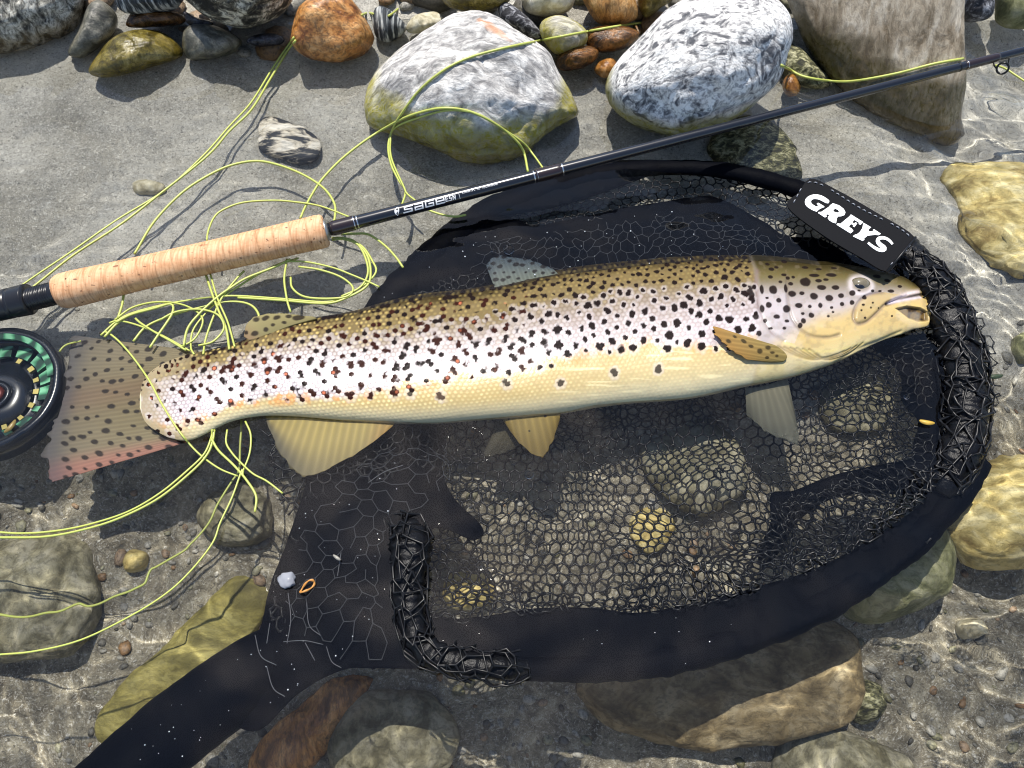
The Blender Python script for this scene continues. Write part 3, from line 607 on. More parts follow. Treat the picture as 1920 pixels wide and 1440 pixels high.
# slack folds: further layers round the edge of the bag
def pw(poly, z=0.0): q = np.asarray(poly, float); return P(q[:, 0], q[:, 1], z)[:, :2]
f1 = pw([(860,860),(1060,800),(1250,790),(1450,740),(1700,690),(1760,700),(1790,860),(1500,930),(1440,1010),(1480,1090),(1250,1140),(1050,1130),(850,1150),(790,1050),(800,950)])
core = pw([(850,860),(1000,830),(1200,800),(1430,750),(1640,700),(1680,760),(1660,850),(1480,920),(1430,1000),(1400,1075),(1250,1110),(1080,1105),(960,1080),(900,1000),(850,930)])
hexnet(BW, .0074, lambda x, y: inb(x, y) & ~inside(x, y, f3p) & ~(inside(x, y, core) & (n2(x, y, 18, 9) > -.75)), lambda x, y: np.minimum(bagz(x, y) + .010 + .006 * n2(x, y, 30, 12), -.013), .0007, .45, 40, 2, rot=.35)
f2 = pw([(1180,1085),(1320,1010),(1460,930),(1690,865),(1780,900),(1700,1010),(1500,1090),(1300,1140),(1150,1150)])
hexnet(BW, .0076, lambda x, y: inside(x, y, f2) & inb(x, y), lambda x, y: bagz(x, y) + .020 + .005 * n2(x, y, 30, 13), .0008, .5, 50, 3, rot=.9)
f3 = pw([(900,440),(960,395),(1100,360),(1230,315),(1330,322),(1500,355),(1560,460),(1490,450),(1420,420),(1340,385),(1180,400),(1000,435)])
hexnet(BW, .0082, lambda x, y: inside(x, y, f3), lambda x, y: -.010 + 0 * x, .0007, .3, 40, 4, rot=.2)
# cord lying on the fabric of yoke and skirt
yk = pw([(560,1000),(620,900),(720,830),(840,820),(850,900),(780,960),(730,1000),(715,1100),(720,1180),(760,1235),(640,1240),(520,1160)])
hexnet(BW, .0118, lambda x, y: inside(x, y, yk), lambda x, y: -.0052 - .03 * sstep(.0, .05, y - P(700, 900, 0.)[1]) * .4, .00030, .42, 30, 5, mat=M_cord_grey, rot=.5, drop=.06)
sk = pw([(860,520),(900,450),(1060,425),(1250,395),(1420,420),(1560,490),(1600,500),(1400,500),(1150,510),(1040,515)])
hexnet(BW, .0090, lambda x, y: inside(x, y, sk), lambda x, y: -.0035 - .022 * sstep(pw([(700, 460)])[0, 1], pw([(700, 545)])[0, 1], y), .00030, .5, 40, 6, mat=M_cord_grey, rot=.1, drop=.05)
# mesh hanging out past the rim at left and right
lm = pw([(480,790),(520,780),(560,850),(585,930),(575,980),(520,950),(500,880)])
hexnet((-.3, -.2, .1, .1), .0105, lambda x, y: inside(x, y, lm), lambda x, y: -.011 + .003 * n2(x, y, 60, 3), .0008, .4, 60, 8)
hexnet((-.3, -.2, .1, .1), .0085, lambda x, y: inside(x, y, lm), lambda x, y: -.017 + .003 * n2(x, y, 60, 4), .0007, .5, 60, 9, rot=.6)
rm = pw([(1770,520),(1800,535),(1850,590),(1884,650),(1882,740),(1868,800),(1850,860),(1820,860),(1830,760),(1828,660),(1800,580)])
hexnet((.2, -.1, .6, .3), .0082, lambda x, y: inside(x, y, rm), lambda x, y: -.004 + .003 * n2(x, y, 60, 3), .0006, .4, 60, 10)
# cord wrapped round the spars
def wrap(pts, rad, z, cell, seed, r, flat=.8):
    n = 200; p = spline(np.array(pts, float), n); uu = np.linspace(0, 1, n)
    zz = np.interp(uu, np.linspace(0, 1, len(z)), z); w = lift3(np.column_stack([p, zz]))
    rd = np.interp(uu, np.linspace(0, 1, len(rad)), rad) * np.array([px_m(a, b) for a, b in p])
    L = np.concatenate([[0], np.cumsum(np.linalg.norm(np.diff(w, axis=0), axis=1))])
    tg = np.gradient(w, axis=0); tg /= np.linalg.norm(tg, axis=1, keepdims=True); a = np.cross(tg, [0, 0, 1.0]); a /= np.linalg.norm(a, axis=1, keepdims=True); b = np.cross(a, tg)
    W_ = 2.1 * rd.mean()
    def mp(x, y):
        I = lambda q: np.stack([np.interp(x, L, q[:, k]) for k in range(3)], -1)
        rr = np.interp(x, L, rd) + r * (1.3 + 1.6 * n2(x, y, 130, seed)); jx = .40 * cell * n2(x, y, 90, seed + 3)
        an = y / W_ * 1.55 + .55 * n2(x, y, 80, seed + 1); x = x + jx
        return I(w) + rr[..., None] * (np.sin(an)[..., None] * I(a) + flat * np.cos(an)[..., None] * I(b))
    hexnet((0, -W_, L[-1], W_), cell, lambda x, y: (x > 0) & (x < L[-1]) & (np.abs(y) < W_), None, r, mapf=mp, seed=seed, rot=.5 * seed, name='wrapped_mesh')
wrap([(1690,478),(1752,535),(1790,620),(1808,700),(1813,780),(1800,850),(1765,915)], [27,37,40,40,39,38,32], [-.001,.001,.002,.002,.001,-.002,-.008], .0180, 1, .0011)
wrap([(1690,478),(1752,535),(1790,620),(1808,700),(1813,780),(1800,850),(1765,915)], [30,40,43,43,42,41,35], [-.001,.001,.002,.002,.001,-.002,-.008], .0165, 2, .0007)
wrap([(745,968),(768,1005),(768,1060),(765,1110),(772,1165),(795,1215),(850,1240),(920,1252),(990,1250)], [23,40,33,30,28,30,30,30,22], [-.008,.003,.004,.004,.001,.001,.001,.0,-.003], .0165, 3, .0009, .75)
wrap([(745,968),(768,1005),(768,1060),(765,1110),(772,1165),(795,1215),(850,1240),(920,1252),(990,1250)], [26,43,36,33,31,34,36,36,26], [-.008,.003,.004,.004,.001,.001,.001,.0,-.003], .0155, 4, .0006, .75)

M_nyl = plain('pale_grey_thread', (.10, .105, .12), .4)
for l in ([(540,1112),(545,1160),(538,1206)], [(575,1130),(580,1172),(602,1192)], [(506,1168),(500,1206)], [(531,1203),(570,1201),(606,1208)], [(478,1190),(489,1230),(518,1247)], [(640,1036),(633,1080)], [(612,1212),(622,1240),(640,1252)], [(572,1205),(590,1238)], [(500,1250),(512,1290),(534,1306)], [(690,905),(720,885),(756,872)]):
    p = spline(np.array(l, float), 24); w = PW(p[:, 0], p[:, 1], np.full(24, -.0035)); tube('loose_thread', w, .00028, M_nyl, net, 5)

# the stitched name patch
Z_P = .009
pc = [(1478,388), (1520,338), (1712,448), (1664,508)]           # photo corners: lower left, upper left, upper right, lower right
q = P(*np.array(pc, float).T, np.array([.012, .022, .026, .020])); 
def patch_pt(px, py, dz=0.0):
    A_ = np.linalg.lstsq(np.column_stack([q[:, :2], np.ones(4)]), q[:, 2], rcond=None)[0]
    d = rays(px, py); t_ = (A_[2] + A_[0] * CAM[0] + A_[1] * CAM[1] - CAM[2]) / (d[..., 2] - A_[0] * d[..., 0] - A_[1] * d[..., 1])
    return CAM + d * t_[..., None] + np.array([-A_[0], -A_[1], 1.0]) * dz
def poly_prism(name, polys, mat, parent, dz, th, ptf):
    V, F = [], []; m = 0
    for pl in polys:
        loops = [np.asarray(l, float) for l in pl]
        allp = np.concatenate(loops); tri = geometry.tessellate_polygon([[Vector((x, y, 0)) for x, y in l] for l in loops])
        n = len(allp); top = ptf(allp[:, 0], allp[:, 1], dz + th); bot = ptf(allp[:, 0], allp[:, 1], dz)
        V += [top, bot]
        for t_ in tri:
            a, b, c = (allp[i] for i in t_); 
            if (b[0] - a[0]) * (c[1] - a[1]) - (b[1] - a[1]) * (c[0] - a[0]) > 0: t_ = t_[::-1]
            F.append(tuple(i + m for i in t_))
        k = 0
        for l in loops:
            for i in range(len(l)):
                j = (i + 1) % len(l); F.append((m + k + i, m + k + j, m + n + k + j)); F.append((m + k + i, m + n + k + j, m + n + k + i))
            k += len(l)
        m += 2 * n
    return mesh(name, np.concatenate(V), np.array(F), mat, parent, smooth=False)
M_patch = plain('black_patch_fabric', (.0045, .005, .007), .65, .08, .3, 700, .0003)
M_white_ink = plain('white_print', (.80, .81, .80), .45)
pb = spline([(1476,388),(1498,362),(1520,336),(1570,358),(1640,398),(1714,446),(1690,478),(1664,510),(1610,482),(1540,440)], 60, True)
pat = poly_prism('name_patch', [[pb]], M_patch, net, -.0006, .0016, patch_pt)
zf_ = lambda pl: [[np.array(l, float) / 6.4 + [1460, 320] for l in p] for p in pl]
Sst = spline([(1362,893),(1318,846),(1262,820),(1205,822),(1183,856),(1212,900),(1262,935),(1258,962),(1200,962),(1130,925),(1068,876)], 40)
tt = np.gradient(Sst, axis=0); tt /= np.linalg.norm(tt, axis=1, keepdims=True); nn = np.stack([-tt[:, 1], tt[:, 0]], -1) * np.interp(np.linspace(0, 1, 40), [0, .25, .5, .75, 1], [13, 19, 27, 19, 13])[:, None]
Sp = np.concatenate([Sst + nn, (Sst - nn)[::-1]])
GL = [[spline([(590,405),(605,375),(560,338),(500,308),(430,298),(365,315),(322,352),(312,398),(335,442),(400,484),(452,505)], 30).tolist() + [(478,480),(505,465),(547,448),(530,432),(470,398),(452,412),(476,426),(455,442)] + spline([(440,440),(408,420),(385,395),(390,365),(425,352),(475,358),(520,378),(560,400)], 14).tolist()],
      [[(648,404),(722,430),(775,470),(797,512),(785,545),(745,560),(706,562),(692,590),(685,645),(640,632),(602,607),(585,582),(603,545),(578,535),(565,550),(578,560),(552,574),(468,520),(478,508),(508,508),(605,442),(612,428)], [(672,466),(712,487),(722,508),(700,518),(645,500)]],
      [[(862,538),(1010,630),(978,662),(958,654),(955,632),(900,602),(880,634),(900,646),(918,632),(938,644),(905,690),(886,680),(890,664),(862,652),(838,686),(872,708),(892,735),(858,765),(690,660),(704,645),(736,650),(838,566),(848,556)]],
      [[(1012,638),(1105,692),(1080,712),(1072,742),(1128,738),(1126,722),(1140,716),(1222,770),(1195,786),(1152,782),(1062,792),(1020,826),(1024,842),(1002,855),(888,800),(900,786),(938,772),(966,752),(1000,702),(1006,668)]],
      [Sp.tolist()]]
for g in GL: poly_prism('letter', zf_([g]), M_white_ink, pat, .0011, .0005, patch_pt)
st = np.array([(1486,384),(1524,344)]); rng = np.random.default_rng(4)
edge = spline([(1484,386),(1522,343),(1612,392),(1706,448),(1666,502)], 60)
M_thread = plain('grey_thread', (.30, .31, .34), .35)
for i in range(1, 59, 2):
    if rng.random() < .25: continue
    a, b = edge[i], edge[i] + (edge[i + 1] - edge[i]) * 1.1
    tube('stitch', np.stack([patch_pt(a[0], a[1], .0010), patch_pt(*((a + b) / 2), .0019), patch_pt(b[0], b[1], .0010)]), .00045, M_thread, pat, 5)
tube('hem_cord', np.stack([patch_pt(np.array([1662.]), np.array([511.]), .001)[0], patch_pt(np.array([1690.]), np.array([478.]), .002)[0], patch_pt(np.array([1716.]), np.array([446.]), .001)[0]]), .0011, M_cord, net, 8)

# ------------------------------------------------------------------ fly rod
def rod_px(x): return 429 - .2575 * (np.asarray(x, float) - 621)
def rod_z(x): return np.interp(x, [0, 620, 1740, 2100], [.006, .013, .058, .074])
rod = thing('fly_rod', 'black fly rod with a cork grip and white lettering, across net and stones', 'fishing rod', P(960, 343, .02))
M_blank = plain('black_rod_blank', (.008, .009, .013), .22, .5, .2, 500, 0, .6)
M_wrapt = plain('dark_brown_thread_wrap', (.020, .011, .011), .25, .5, .3, 900, 0, .5)
M_silver = plain('silver_wire', (.62, .62, .62), .25, .5, metal=1)
M_ring = plain('blackened_steel', (.03, .03, .03), .25, .5, metal=.8)
def rod_path(x0, x1, n=40):
    x = np.linspace(x0, x1, n); return P(x, rod_px(x), rod_z(x)), x
def rod_r(x): return np.interp(x, [620, 996, 1420, 1805, 2100], [13.0, 11.6, 8.9, 8.0, 7.0]) * np.array([px_m(a, float(rod_px(a)), float(rod_z(a))) for a in np.atleast_1d(x)])
w, x = rod_path(618, 2150, 90); tube('blank', w, rod_r(x), M_blank, rod, 20)
for a, b in ((621, 668), (1004, 1052), (1808, 1872)):
    w, x = rod_path(a, b, 20); tube('thread_wrap', w, rod_r(x) * np.interp(np.linspace(0, 1, 20), [0, .1, .9, 1], [1.02, 1.09, 1.09, 1.02]), M_wrapt, rod, 20)
for a in (664, 670, 1000, 1007, 1046, 1053, 1797, 1812, 1818):
    w, x = rod_path(a, a + 2.2, 4); tube('silver_band', w, rod_r(x) * 1.07, M_silver if a != 1797 else M_ring, rod, 20)
# stripping guide
gd = thing('line_guide', '', ''); del gd['label']; del gd['category']; gd.parent = rod
gc = P(1880, 128, float(rod_z(1880)) - .004); th = np.linspace(0, 2 * np.pi, 40)
rr = 9.5 * px_m(1880, 128, .056); n_ = (CAM - gc); n_ /= np.linalg.norm(n_); a_ = np.cross([.25, 1., .1], n_); a_ /= np.linalg.norm(a_); b_ = np.cross(n_, a_)
v, f = tube_vf(gc + rr * (np.cos(th)[:, None] * a_ + np.sin(th)[:, None] * b_), rr * .2, 8, False); bpy.data.objects.remove(gd)
gd = mesh('line_guide', v, f, M_ring, rod)
for s_, x_ in ((-1, 1862), (1, 1893)):
    e = P(float(x_), float(rod_px(x_)) + 4, float(rod_z(x_)) - .003); tube('guide_foot', np.stack([e, (e + gc + s_ * a_ * rr) / 2 + [0, 0, -.001], gc + s_ * a_ * rr * .95]), rr * .13, M_ring, gd, 6)
# cork grip of separate rings
ca, cb = P(108., 548.5, .008), P(611., 432., .014); ax = cb - ca; CL = np.linalg.norm(ax); ax /= CL
t = NT('cork'); tc = t.obj()
n1 = t.n('TexNoise', {'Vector': tc, 'Scale': 130.0, 'Detail': 6.0, 'Roughness': .65})
mp = t.n('Mapping', {'Vector': tc, 'Rotation': (0, 0, .23), 'Scale': (1.0, 2.2, 1.0)})
n3 = t.n('TexNoise', {'Vector': mp, 'Scale': 230.0, 'Detail': 3.0, 'Distortion': .4})
info = t.n('ObjectInfo').outputs['Random']
c = t.ramp(n1.outputs[0], [(.3, lin(200, 148, 104)), (.5, lin(224, 176, 132)), (.7, lin(236, 194, 152))]).outputs[0]
c = t.mix(t.math('MULTIPLY', info, .25), c, lin(196, 138, 92))
c = t.mix(t.ramp(n3.outputs[0], [(.31, .9), (.36, 0.0)]).outputs[0], c, lin(92, 52, 28))
mp2 = t.n('Mapping', {'Vector': tc, 'Rotation': (0, 0, .23), 'Scale': (9.0, .6, .6)})
n4 = t.n('TexNoise', {'Vector': mp2, 'Scale': 90.0, 'Detail': 3.0})
c = t.mix(t.ramp(n4.outputs[0], [(.48, 0.0), (.6, .45)]).outputs[0], c, lin(168, 108, 64))
M_cork = t.P(Base_Color=c, Roughness=.62, Normal=t.n('Bump', {'Height': n3.outputs[0], 'Strength': .4, 'Distance': .0006}).outputs[0])
NR = 16; grip = thing('cork_grip', '', ''); del grip['label']; del grip['category']; grip.location = ca; grip.parent = rod; grip.location = Vector(ca) - rod.location
def cork_r(u): return np.interp(u, [0, .02, .06, .3, .6, .9, .97, .995, 1], [27, 31.5, 32.5, 30.5, 30.5, 32, 33, 32, 29]) * (px_m(360, 490, .01)) * (1 + .06 * (u - .5) * -1)
def part_of(o, par):
    """re-hang a world-built mesh under a part that is itself a child"""
    o.parent = par; o.location = -(Vector(par.location) + (Vector(par.parent.location) if par.parent else Vector())); return o
rng = np.random.default_rng(8)
for i in range(NR):
    u0, u1 = i / NR, (i + 1) / NR; us = np.linspace(u0, u1, 9); r0 = cork_r(us)
    bev = np.array([.9985, .9998, 1, 1, 1, 1, 1, .9998, .9985]) * rng.uniform(.997, 1.003)
    part_of(lathe('cork_ring', np.column_stack([us * CL, r0 * bev]), ca, cb, M_cork, None, 48), grip)
e0 = P(617., 430.5, .0137)
lathe('winding_check', [(CL * .998, cork_r(1.0) * .72), (CL * .998 + .0012, cork_r(1.0) * .72), (CL * .998 + .003, cork_r(1.0) * .50)], ca, cb, plain('dull_aluminium', (.42, .42, .40), .4, .5, metal=.9), rod, 32)
# reel seat
sa = P(-60., 590., -.004); sdir = ca - sa; SL = np.linalg.norm(sdir); mpx = px_m(60, 570)
M_seat = plain('matt_black_metal', (.012, .012, .014), .3, .5, .2, 400, 0)
pr = [(0, 30 * mpx)]; us = np.linspace(0, SL, 160)
prof = []
for x_ in us:
    pxx = -60 + 168 * x_ / SL
    r_ = 30 if pxx < 62 else (27.5 if pxx < 70 else 21)
    if 57 < pxx < 100 : r_ = 20.5 + 1.6 * math.sin(pxx * 2 * math.pi / 4.6)
    if pxx < 57: r_ = 30 - (1.5 if 24 < pxx < 30 else 0)
    prof.append((x_, r_ * mpx))
lathe('reel_seat', prof, sa, ca, M_seat, rod, 40)

# lettering wrapped round the blank
def wrap_text(name, verts2, faces, parent, mat, x0, h_off=0.0):
    """verts2: (photo px along the rod from x0, px across it upwards) -> on the blank's upper side"""
    v = np.asarray(verts2, float); x = x0 + v[:, 0] * .968
    c = P(x, rod_px(x), rod_z(x)); rr = rod_r(x); y = v[:, 1] * np.array([px_m(a, float(rod_px(a)), float(rod_z(a))) for a in x])
    c2 = P(x + 1, rod_px(x + 1), rod_z(x + 1)); tg = c2 - c; tg /= np.linalg.norm(tg, axis=1, keepdims=True)
    n = CAM - c; n -= (n * tg).sum(1, keepdims=True) * tg; n /= np.linalg.norm(n, axis=1, keepdims=True); up = np.cross(n, tg); 
    an = np.arcsin(np.clip(y / rr, -.97, .97)); r2 = (rr * 1.012 + .00004)[:, None]
    w = c + r2 * (np.sin(an)[:, None] * up + np.cos(an)[:, None] * n)
    return mesh(name, w, faces, mat, parent)
def stroke(pts, wd, n=None):
    p = np.asarray(pts, float); out_v, out_f = [], []; m = 0
    for a, b in zip(p[:-1], p[1:]):
        d = b - a; L = np.linalg.norm(d); d = d / L; nn = np.array([-d[1], d[0]]) * wd / 2; a2, b2 = a - d * wd / 2, b + d * wd / 2
        k = max(2, int(L / .8)); u = np.linspace(0, 1, k)[:, None]; c = a2 + (b2 - a2) * u
        rows = np.stack([c - nn, c, c + nn], 1).reshape(-1, 2); out_v.append(rows); out_f.append(gridf(k, 3) + m); m += len(rows)
    return np.concatenate(out_v), np.concatenate(out_f)
LW, LH = 17.5, 11.0
GLY = {'S': [[(1, 1), (.08, 1), (.08, .55), (.92, .45), (.92, 0), (-.05, 0)]],
       'A': [[(.1, 1), (.95, 1), (.95, 0), (.05, 0), (.05, .48), (.95, .48)]],
       'G': [[(1, 1), (.05, 1), (.05, 0), (.95, 0), (.95, .5), (.45, .5)]],
       'E': [[(.05, .48), (.95, .48), (.95, 1), (.05, 1), (.05, 0), (1, 0)]],
       'e': [[(1, 1), (.05, 1), (.05, 0), (1, 0)], [(.05, .5), (.85, .5)]], 's': [[(1, 1), (.05, 1), (.05, .52), (.95, .48), (.95, 0), (0, 0)]], 'n': [[(.02, 0), (.02, 1), (.98, 0), (.98, 1)]]}
def word(txt, x0, w, h, wd, gap, yo):
    VV, FF, m, x = [], [], 0, 0
    for ch in txt:
        for s_ in GLY[ch]:
            v, f = stroke([(x + a * w + .12 * b * h, (b - .5) * h + yo) for a, b in s_], wd); VV.append(v); FF.append(f + m); m += len(v)
        x += w + gap
    return np.concatenate(VV), np.concatenate(FF)
M_logo = plain('silver_white_print', (.74, .75, .76), .4)
v, f = word('SAGE', 0, 16.2, 9.5, 2.3, 4.2, 0); wrap_text('lettering', v, f, rod, M_logo, 757.5)
v, f = word('esn', 0, 4.4, 7.6, 1.45, 2.6, 0); wrap_text('lettering', v, f, rod, M_logo, 835)
v, f = stroke([(0, -5.5), (0, 6)], .7); wrap_text('lettering', v, f, rod, M_logo, 861)
# leaf emblem
lf = spline([(0, -7), (-3.5, -1), (-2, 5), (3, 8), (6, 7), (5.5, 1), (3, -3)], 40, True); m_ = lf.mean(0)
f = np.array([(0, i + 1, (i + 1) % 40 + 1) for i in range(40)]); wrap_text('emblem', np.concatenate([[m_], lf])[:, :], f, rod, M_logo, 744)
v, f = stroke([(-1.5, -6), (2.5, 0), (4.2, 5)], .9); wrap_text('emblem', v * [1, 1], f, rod, M_blank, 744.2)
def font_flat(txt, h):
    cu = bpy.data.curves.new('t', 'FONT'); cu.body = txt; cu.size = h; ob = bpy.data.objects.new('t', cu); COL.objects.link(ob)
    dg = bpy.context.evaluated_depsgraph_get(); me = ob.evaluated_get(dg).to_mesh()
    v = np.array([q.co[:2] for q in me.vertices]); f = [tuple(p.vertices) for p in me.polygons]; ob.evaluated_get(dg).to_mesh_clear(); bpy.data.objects.remove(ob)
    tri = []
    for p in f:
        for i in range(1, len(p) - 1): tri.append((p[0], p[i], p[i + 1]))
    return v, np.array(tri)
for txt, hgt, wid, yo, mt in (('KONNETIC HD TECHNOLOGY', 6.4, 70, 2.2, M_logo),):
    step = wid / len(txt)
    for k, ch in enumerate(txt):
        if ch == ' ': continue
        v, f = font_flat(ch, hgt); v[:, 0] = (v[:, 0] - v[:, 0].min()) / max(np.ptp(v[:, 0]), 1e-3) * step * (.78 if ch != 'I' else .25) + k * step; v[:, 1] += yo
        wrap_text('printed_letter', v, f, rod, mt, 867)

# ------------------------------------------------------------------ fly reel, half seen at the left edge, in the water
rc = PW(-12., 738., -.026); RS = px_m(0, 738, -.024)
reel = thing('fly_reel', 'large black fly reel with green ported spool, in the water at the left edge', 'fishing reel', rc)
def ringvf(r0, r1, z0, z1, n=96):
    th = np.arange(n) / n * 2 * np.pi; C_ = np.stack([np.cos(th), np.sin(th)], -1)
    prof = [(r0, z0), (r1, z0), (r1, z1), (r0, z1)]
    v = np.stack([np.concatenate([C_ * r * RS, np.full((n, 1), z)], 1) for r, z in prof], 0)
    i = np.arange(4 * n).reshape(4, n); i2 = np.roll(i, -1, 1); j = np.roll(i, -1, 0); j2 = np.roll(i2, -1, 0)
    return (v + rc).reshape(-1, 3), np.stack([i, i2, j2, j], -1).reshape(-1, 4)
M_reel = plain('black_anodised_metal', (.010, .012, .016), .25, .5, .2, 300, 0, .3)
t = NT('green_anodised_metal'); tc = t.obj()
wv = t.n('TexWave', {'Vector': t.n('Mapping', {'Vector': tc, 'Rotation': (0, 0, .3), 'Scale': (.5, 1.2, 1)}), 'Scale': 40.0, 'Distortion': 9.0, 'Detail': 2.0})
t.P(Base_Color=t.ramp(wv.outputs[1], [(.2, lin(14, 56, 40)), (.55, lin(56, 128, 88)), (.9, lin(110, 172, 132))]).outputs[0], Roughness=.28, Metallic=.35); M_green = t.m
v, f = ringvf(112, 131, -.014, .012); mesh('reel_frame', v, f, M_reel, reel)
v, f = ringvf(105, 112, -.014, .004); mesh('reel_frame_lip', v, f, M_reel, reel)
v, f = ringvf(4, 110, -.012, -.010); mesh('back_plate', v, f, M_reel, reel)
v, f = ringvf(4, 66, -.009, -.004); mesh('spool', v, f, M_reel, reel)
def sector(name, a0, a1, r0, r1, z0, z1, mat, tw=0.0):
    n = 14; th = np.linspace(R(a0), R(a1), n); V = []
    for r, z in ((r0, z0), (r1, z0), (r1, z1), (r0, z1)):
        V.append(np.stack([r * RS * np.cos(th + (tw if r == r1 else 0)), r * RS * np.sin(th + (tw if r == r1 else 0)), np.full(n, z)], -1) + rc)
    i = np.arange(4 * n).reshape(4, n); j = np.roll(i, -1, 0)
    f = np.stack([i[:, :-1], i[:, 1:], j[:, 1:], j[:, :-1]], -1).reshape(-1, 4)
    return mesh(name, np.concatenate(V), [f, np.array([[0, n, 2 * n, 3 * n]]), np.array([[n - 1, 4 * n - 1, 3 * n - 1, 2 * n - 1]])], mat, reel, smooth=False)
for a0, a1 in ((60, 79), (36, 54), (14, 31), (-6, 10), (-22, -15), (-48, -31), (-66, -57), (86, 104)):
    sector('spool_port', a0, a1, 82, 107 if a0 > -10 else 98, -.006, -.002, M_green, .05)
sector('rim_flare', 14, 100, 106, 117, .010, .0135, M_green)
for a in (70, 45, 25, 5, -15, -38, -62): sector('drive_vane', a - 3, a + 4, 70, 80, -.005, -.002, plain('brass_vane', (.42, .34, .10), .3, .5, metal=.5) if a == 70 else bpy.data.materials['brass_vane'])
v, f = ringvf(2, 18, -.004, .001, 40); mesh('drag_knob', v, f, plain('red_anodised_metal', (.12, .018, .010), .4, .5, metal=.3), reel)
v, f = ringvf(18, 30, -.004, -.001, 40); mesh('spool_hub', v, f, M_reel, reel)
tube('handle_post', np.stack([rc + [.020, .012, -.003], rc + [.020, .012, .004]]), .004, M_reel, reel, 16)

# ------------------------------------------------------------------ brown trout
PAIRS = np.array([(262,742,262,764),(268,716,272,790),(286,694,290,806),(318,676,322,822),(362,662,362,824),(423,650,430,792),(481,628,491,780),(550,605,556,781),(600,595,610,786),(660,585,665,791),(773,557,775,797),(907,540,907,790),(1040,511,1040,779),(1173,494,1173,760),(1280,485,1286,751),(1404,482,1402,727),(1477,486,1482,710),(1530,492,1538,692),(1560,494,1570,680),(1621,503,1622,654),(1660,510,1660,637),(1692,519,1692,626),(1712,530,1712,618),(1724,541,1728,615),(1736,560,1739,611),(1742,576,1743,602)], float)
NS, NV = 1480, 250
pr = spline(np.column_stack([PAIRS[:, :2] * .5 + PAIRS[:, 2:] * .5, PAIRS]), NS)
# even steps along the middle line
T_, B_ = pr[:, 2:4], pr[:, 4:6]; H_ = np.linalg.norm(B_ - T_, axis=1); xm = pr[:, 0]
thick = H_ * np.interp(xm, [262, 300, 380, 520, 700, 1000, 1400, 1560, 1660, 1743], [.012, .045, .15, .25, .29, .30, .29, .27, .24, .16])
zax = np.interp(xm, [262, 420, 700, 1100, 1500, 1743], [.0032, .0022, -.006, -.010, -.008, .002])
NF = CAM - np.array([.02, .03, 0]); NF /= np.linalg.norm(NF)   # the flank leans towards the viewer
w_ = np.linspace(0, 1, NV); vv = .5 - .5 * np.cos(np.pi * (w_ * .94 + .03)); vv = (vv - vv[0]) / (vv[-1] - vv[0])
PX = T_[:, None, 0] + (B_ - T_)[:, None, 0] * vv[None]; PY = T_[:, None, 1] + (B_ - T_)[:, None, 1] * vv[None]
q_ = np.abs(2 * vv - 1)
prof = np.clip(1 - q_ ** 2.3, 0, 1) ** .56
Hh = thick[:, None] * prof[None]
SC = 1 / 2480.
# ---- sculpting and colour, in the plane of the flank
def groove(line, wd): return np.exp(-(dist_line(PX, PY, spline(np.array(line, float), 60)) / wd) ** 2)
hd = PX > 1380
GR = np.zeros_like(PX)
opercle = [(1408,512),(1403,530),(1402,548),(1404,575),(1412,602),(1428,626),(1450,640)]
preop = [(1462,522),(1459,547),(1459,575),(1466,602),(1484,622),(1506,632),(1535,634),(1556,629)]
maxil = [(1690,556),(1668,563),(1646,573),(1628,590),(1610,605),(1593,609),(1583,600),(1584,585),(1594,568),(1612,556),(1640,550)]
mouth = [(1700,551),(1720,553),(1728,556)]
jaw = [(1560,680),(1600,655),(1640,640),(1684,622)]
gap = [(1650,572),(1672,565),(1698,559),(1718,555),(1730,553)]
sub = np.s_[(np.searchsorted(xm, 1370)):]
def G(line, wd):
    r = np.zeros_like(PX); a = (np.searchsorted(xm, 1360))
    r[a:] = np.exp(-(dist_line(PX[a:], PY[a:], spline(np.array(line, float), 60)) / wd) ** 2); return r
g_op, g_pre, g_max, g_gap, g_jaw = G(opercle, 4), G(preop, 3.5), G(maxil, 3), G(gap, 3.5), G(jaw, 4)
folds = [G([(1452 + 12 * k, 652 + 1 * k), (1490 + 12 * k, 668 + 1.5 * k), (1528 + 13 * k, 672 - 2 * k), (1560 + 12 * k, 664 - 5 * k)], 2.6) for k in range(-1, 5)]
g_fold = np.maximum.reduce(folds)
cheek = sstep(0, 26, np.where(inside(PX, PY, preop + [(1700,540),(1640,500),(1500,500)]), dist_line(PX, PY, preop), 0))
opz = inside(PX, PY, opercle + [(1470,645),(1480,620),(1460,600),(1458,545),(1462,515)])
Hh = Hh - 2.0 * g_op - 3.2 * g_pre - 2.6 * g_max - 7 * g_gap - 2.0 * g_fold - 2.5 * g_jaw
mz = inside(PX, PY, maxil); Hh = Hh + 2.5 * mz * sstep(0, 8, dist_line(PX, PY, maxil))
mouthpoly = [(1662,579),(1690,573),(1720,576),(1737,584),(1740,604),(1718,606),(1696,600),(1680,590)]
mo = np.zeros_like(PX); a0 = np.searchsorted(xm, 1620)
mo[a0:] = inside(PX[a0:], PY[a0:], mouthpoly) * sstep(0, 6, dist_line(PX[a0:], PY[a0:], mouthpoly + mouthpoly[:1])); Hh = Hh - 9 * mo
eyec = (1600, 538); de = np.hypot((PX - eyec[0]) / 1.25, PY - eyec[1]); Hh = Hh + 2.5 * np.exp(-((de - 15) / 5) ** 2) - 3 * np.exp(-(de / 10) ** 2)
nb = fbm(np.stack([PX / 120, PY / 90, 0 * PX], -1), 3, 3); Hh = Hh + 1.8 * nb * prof[None]
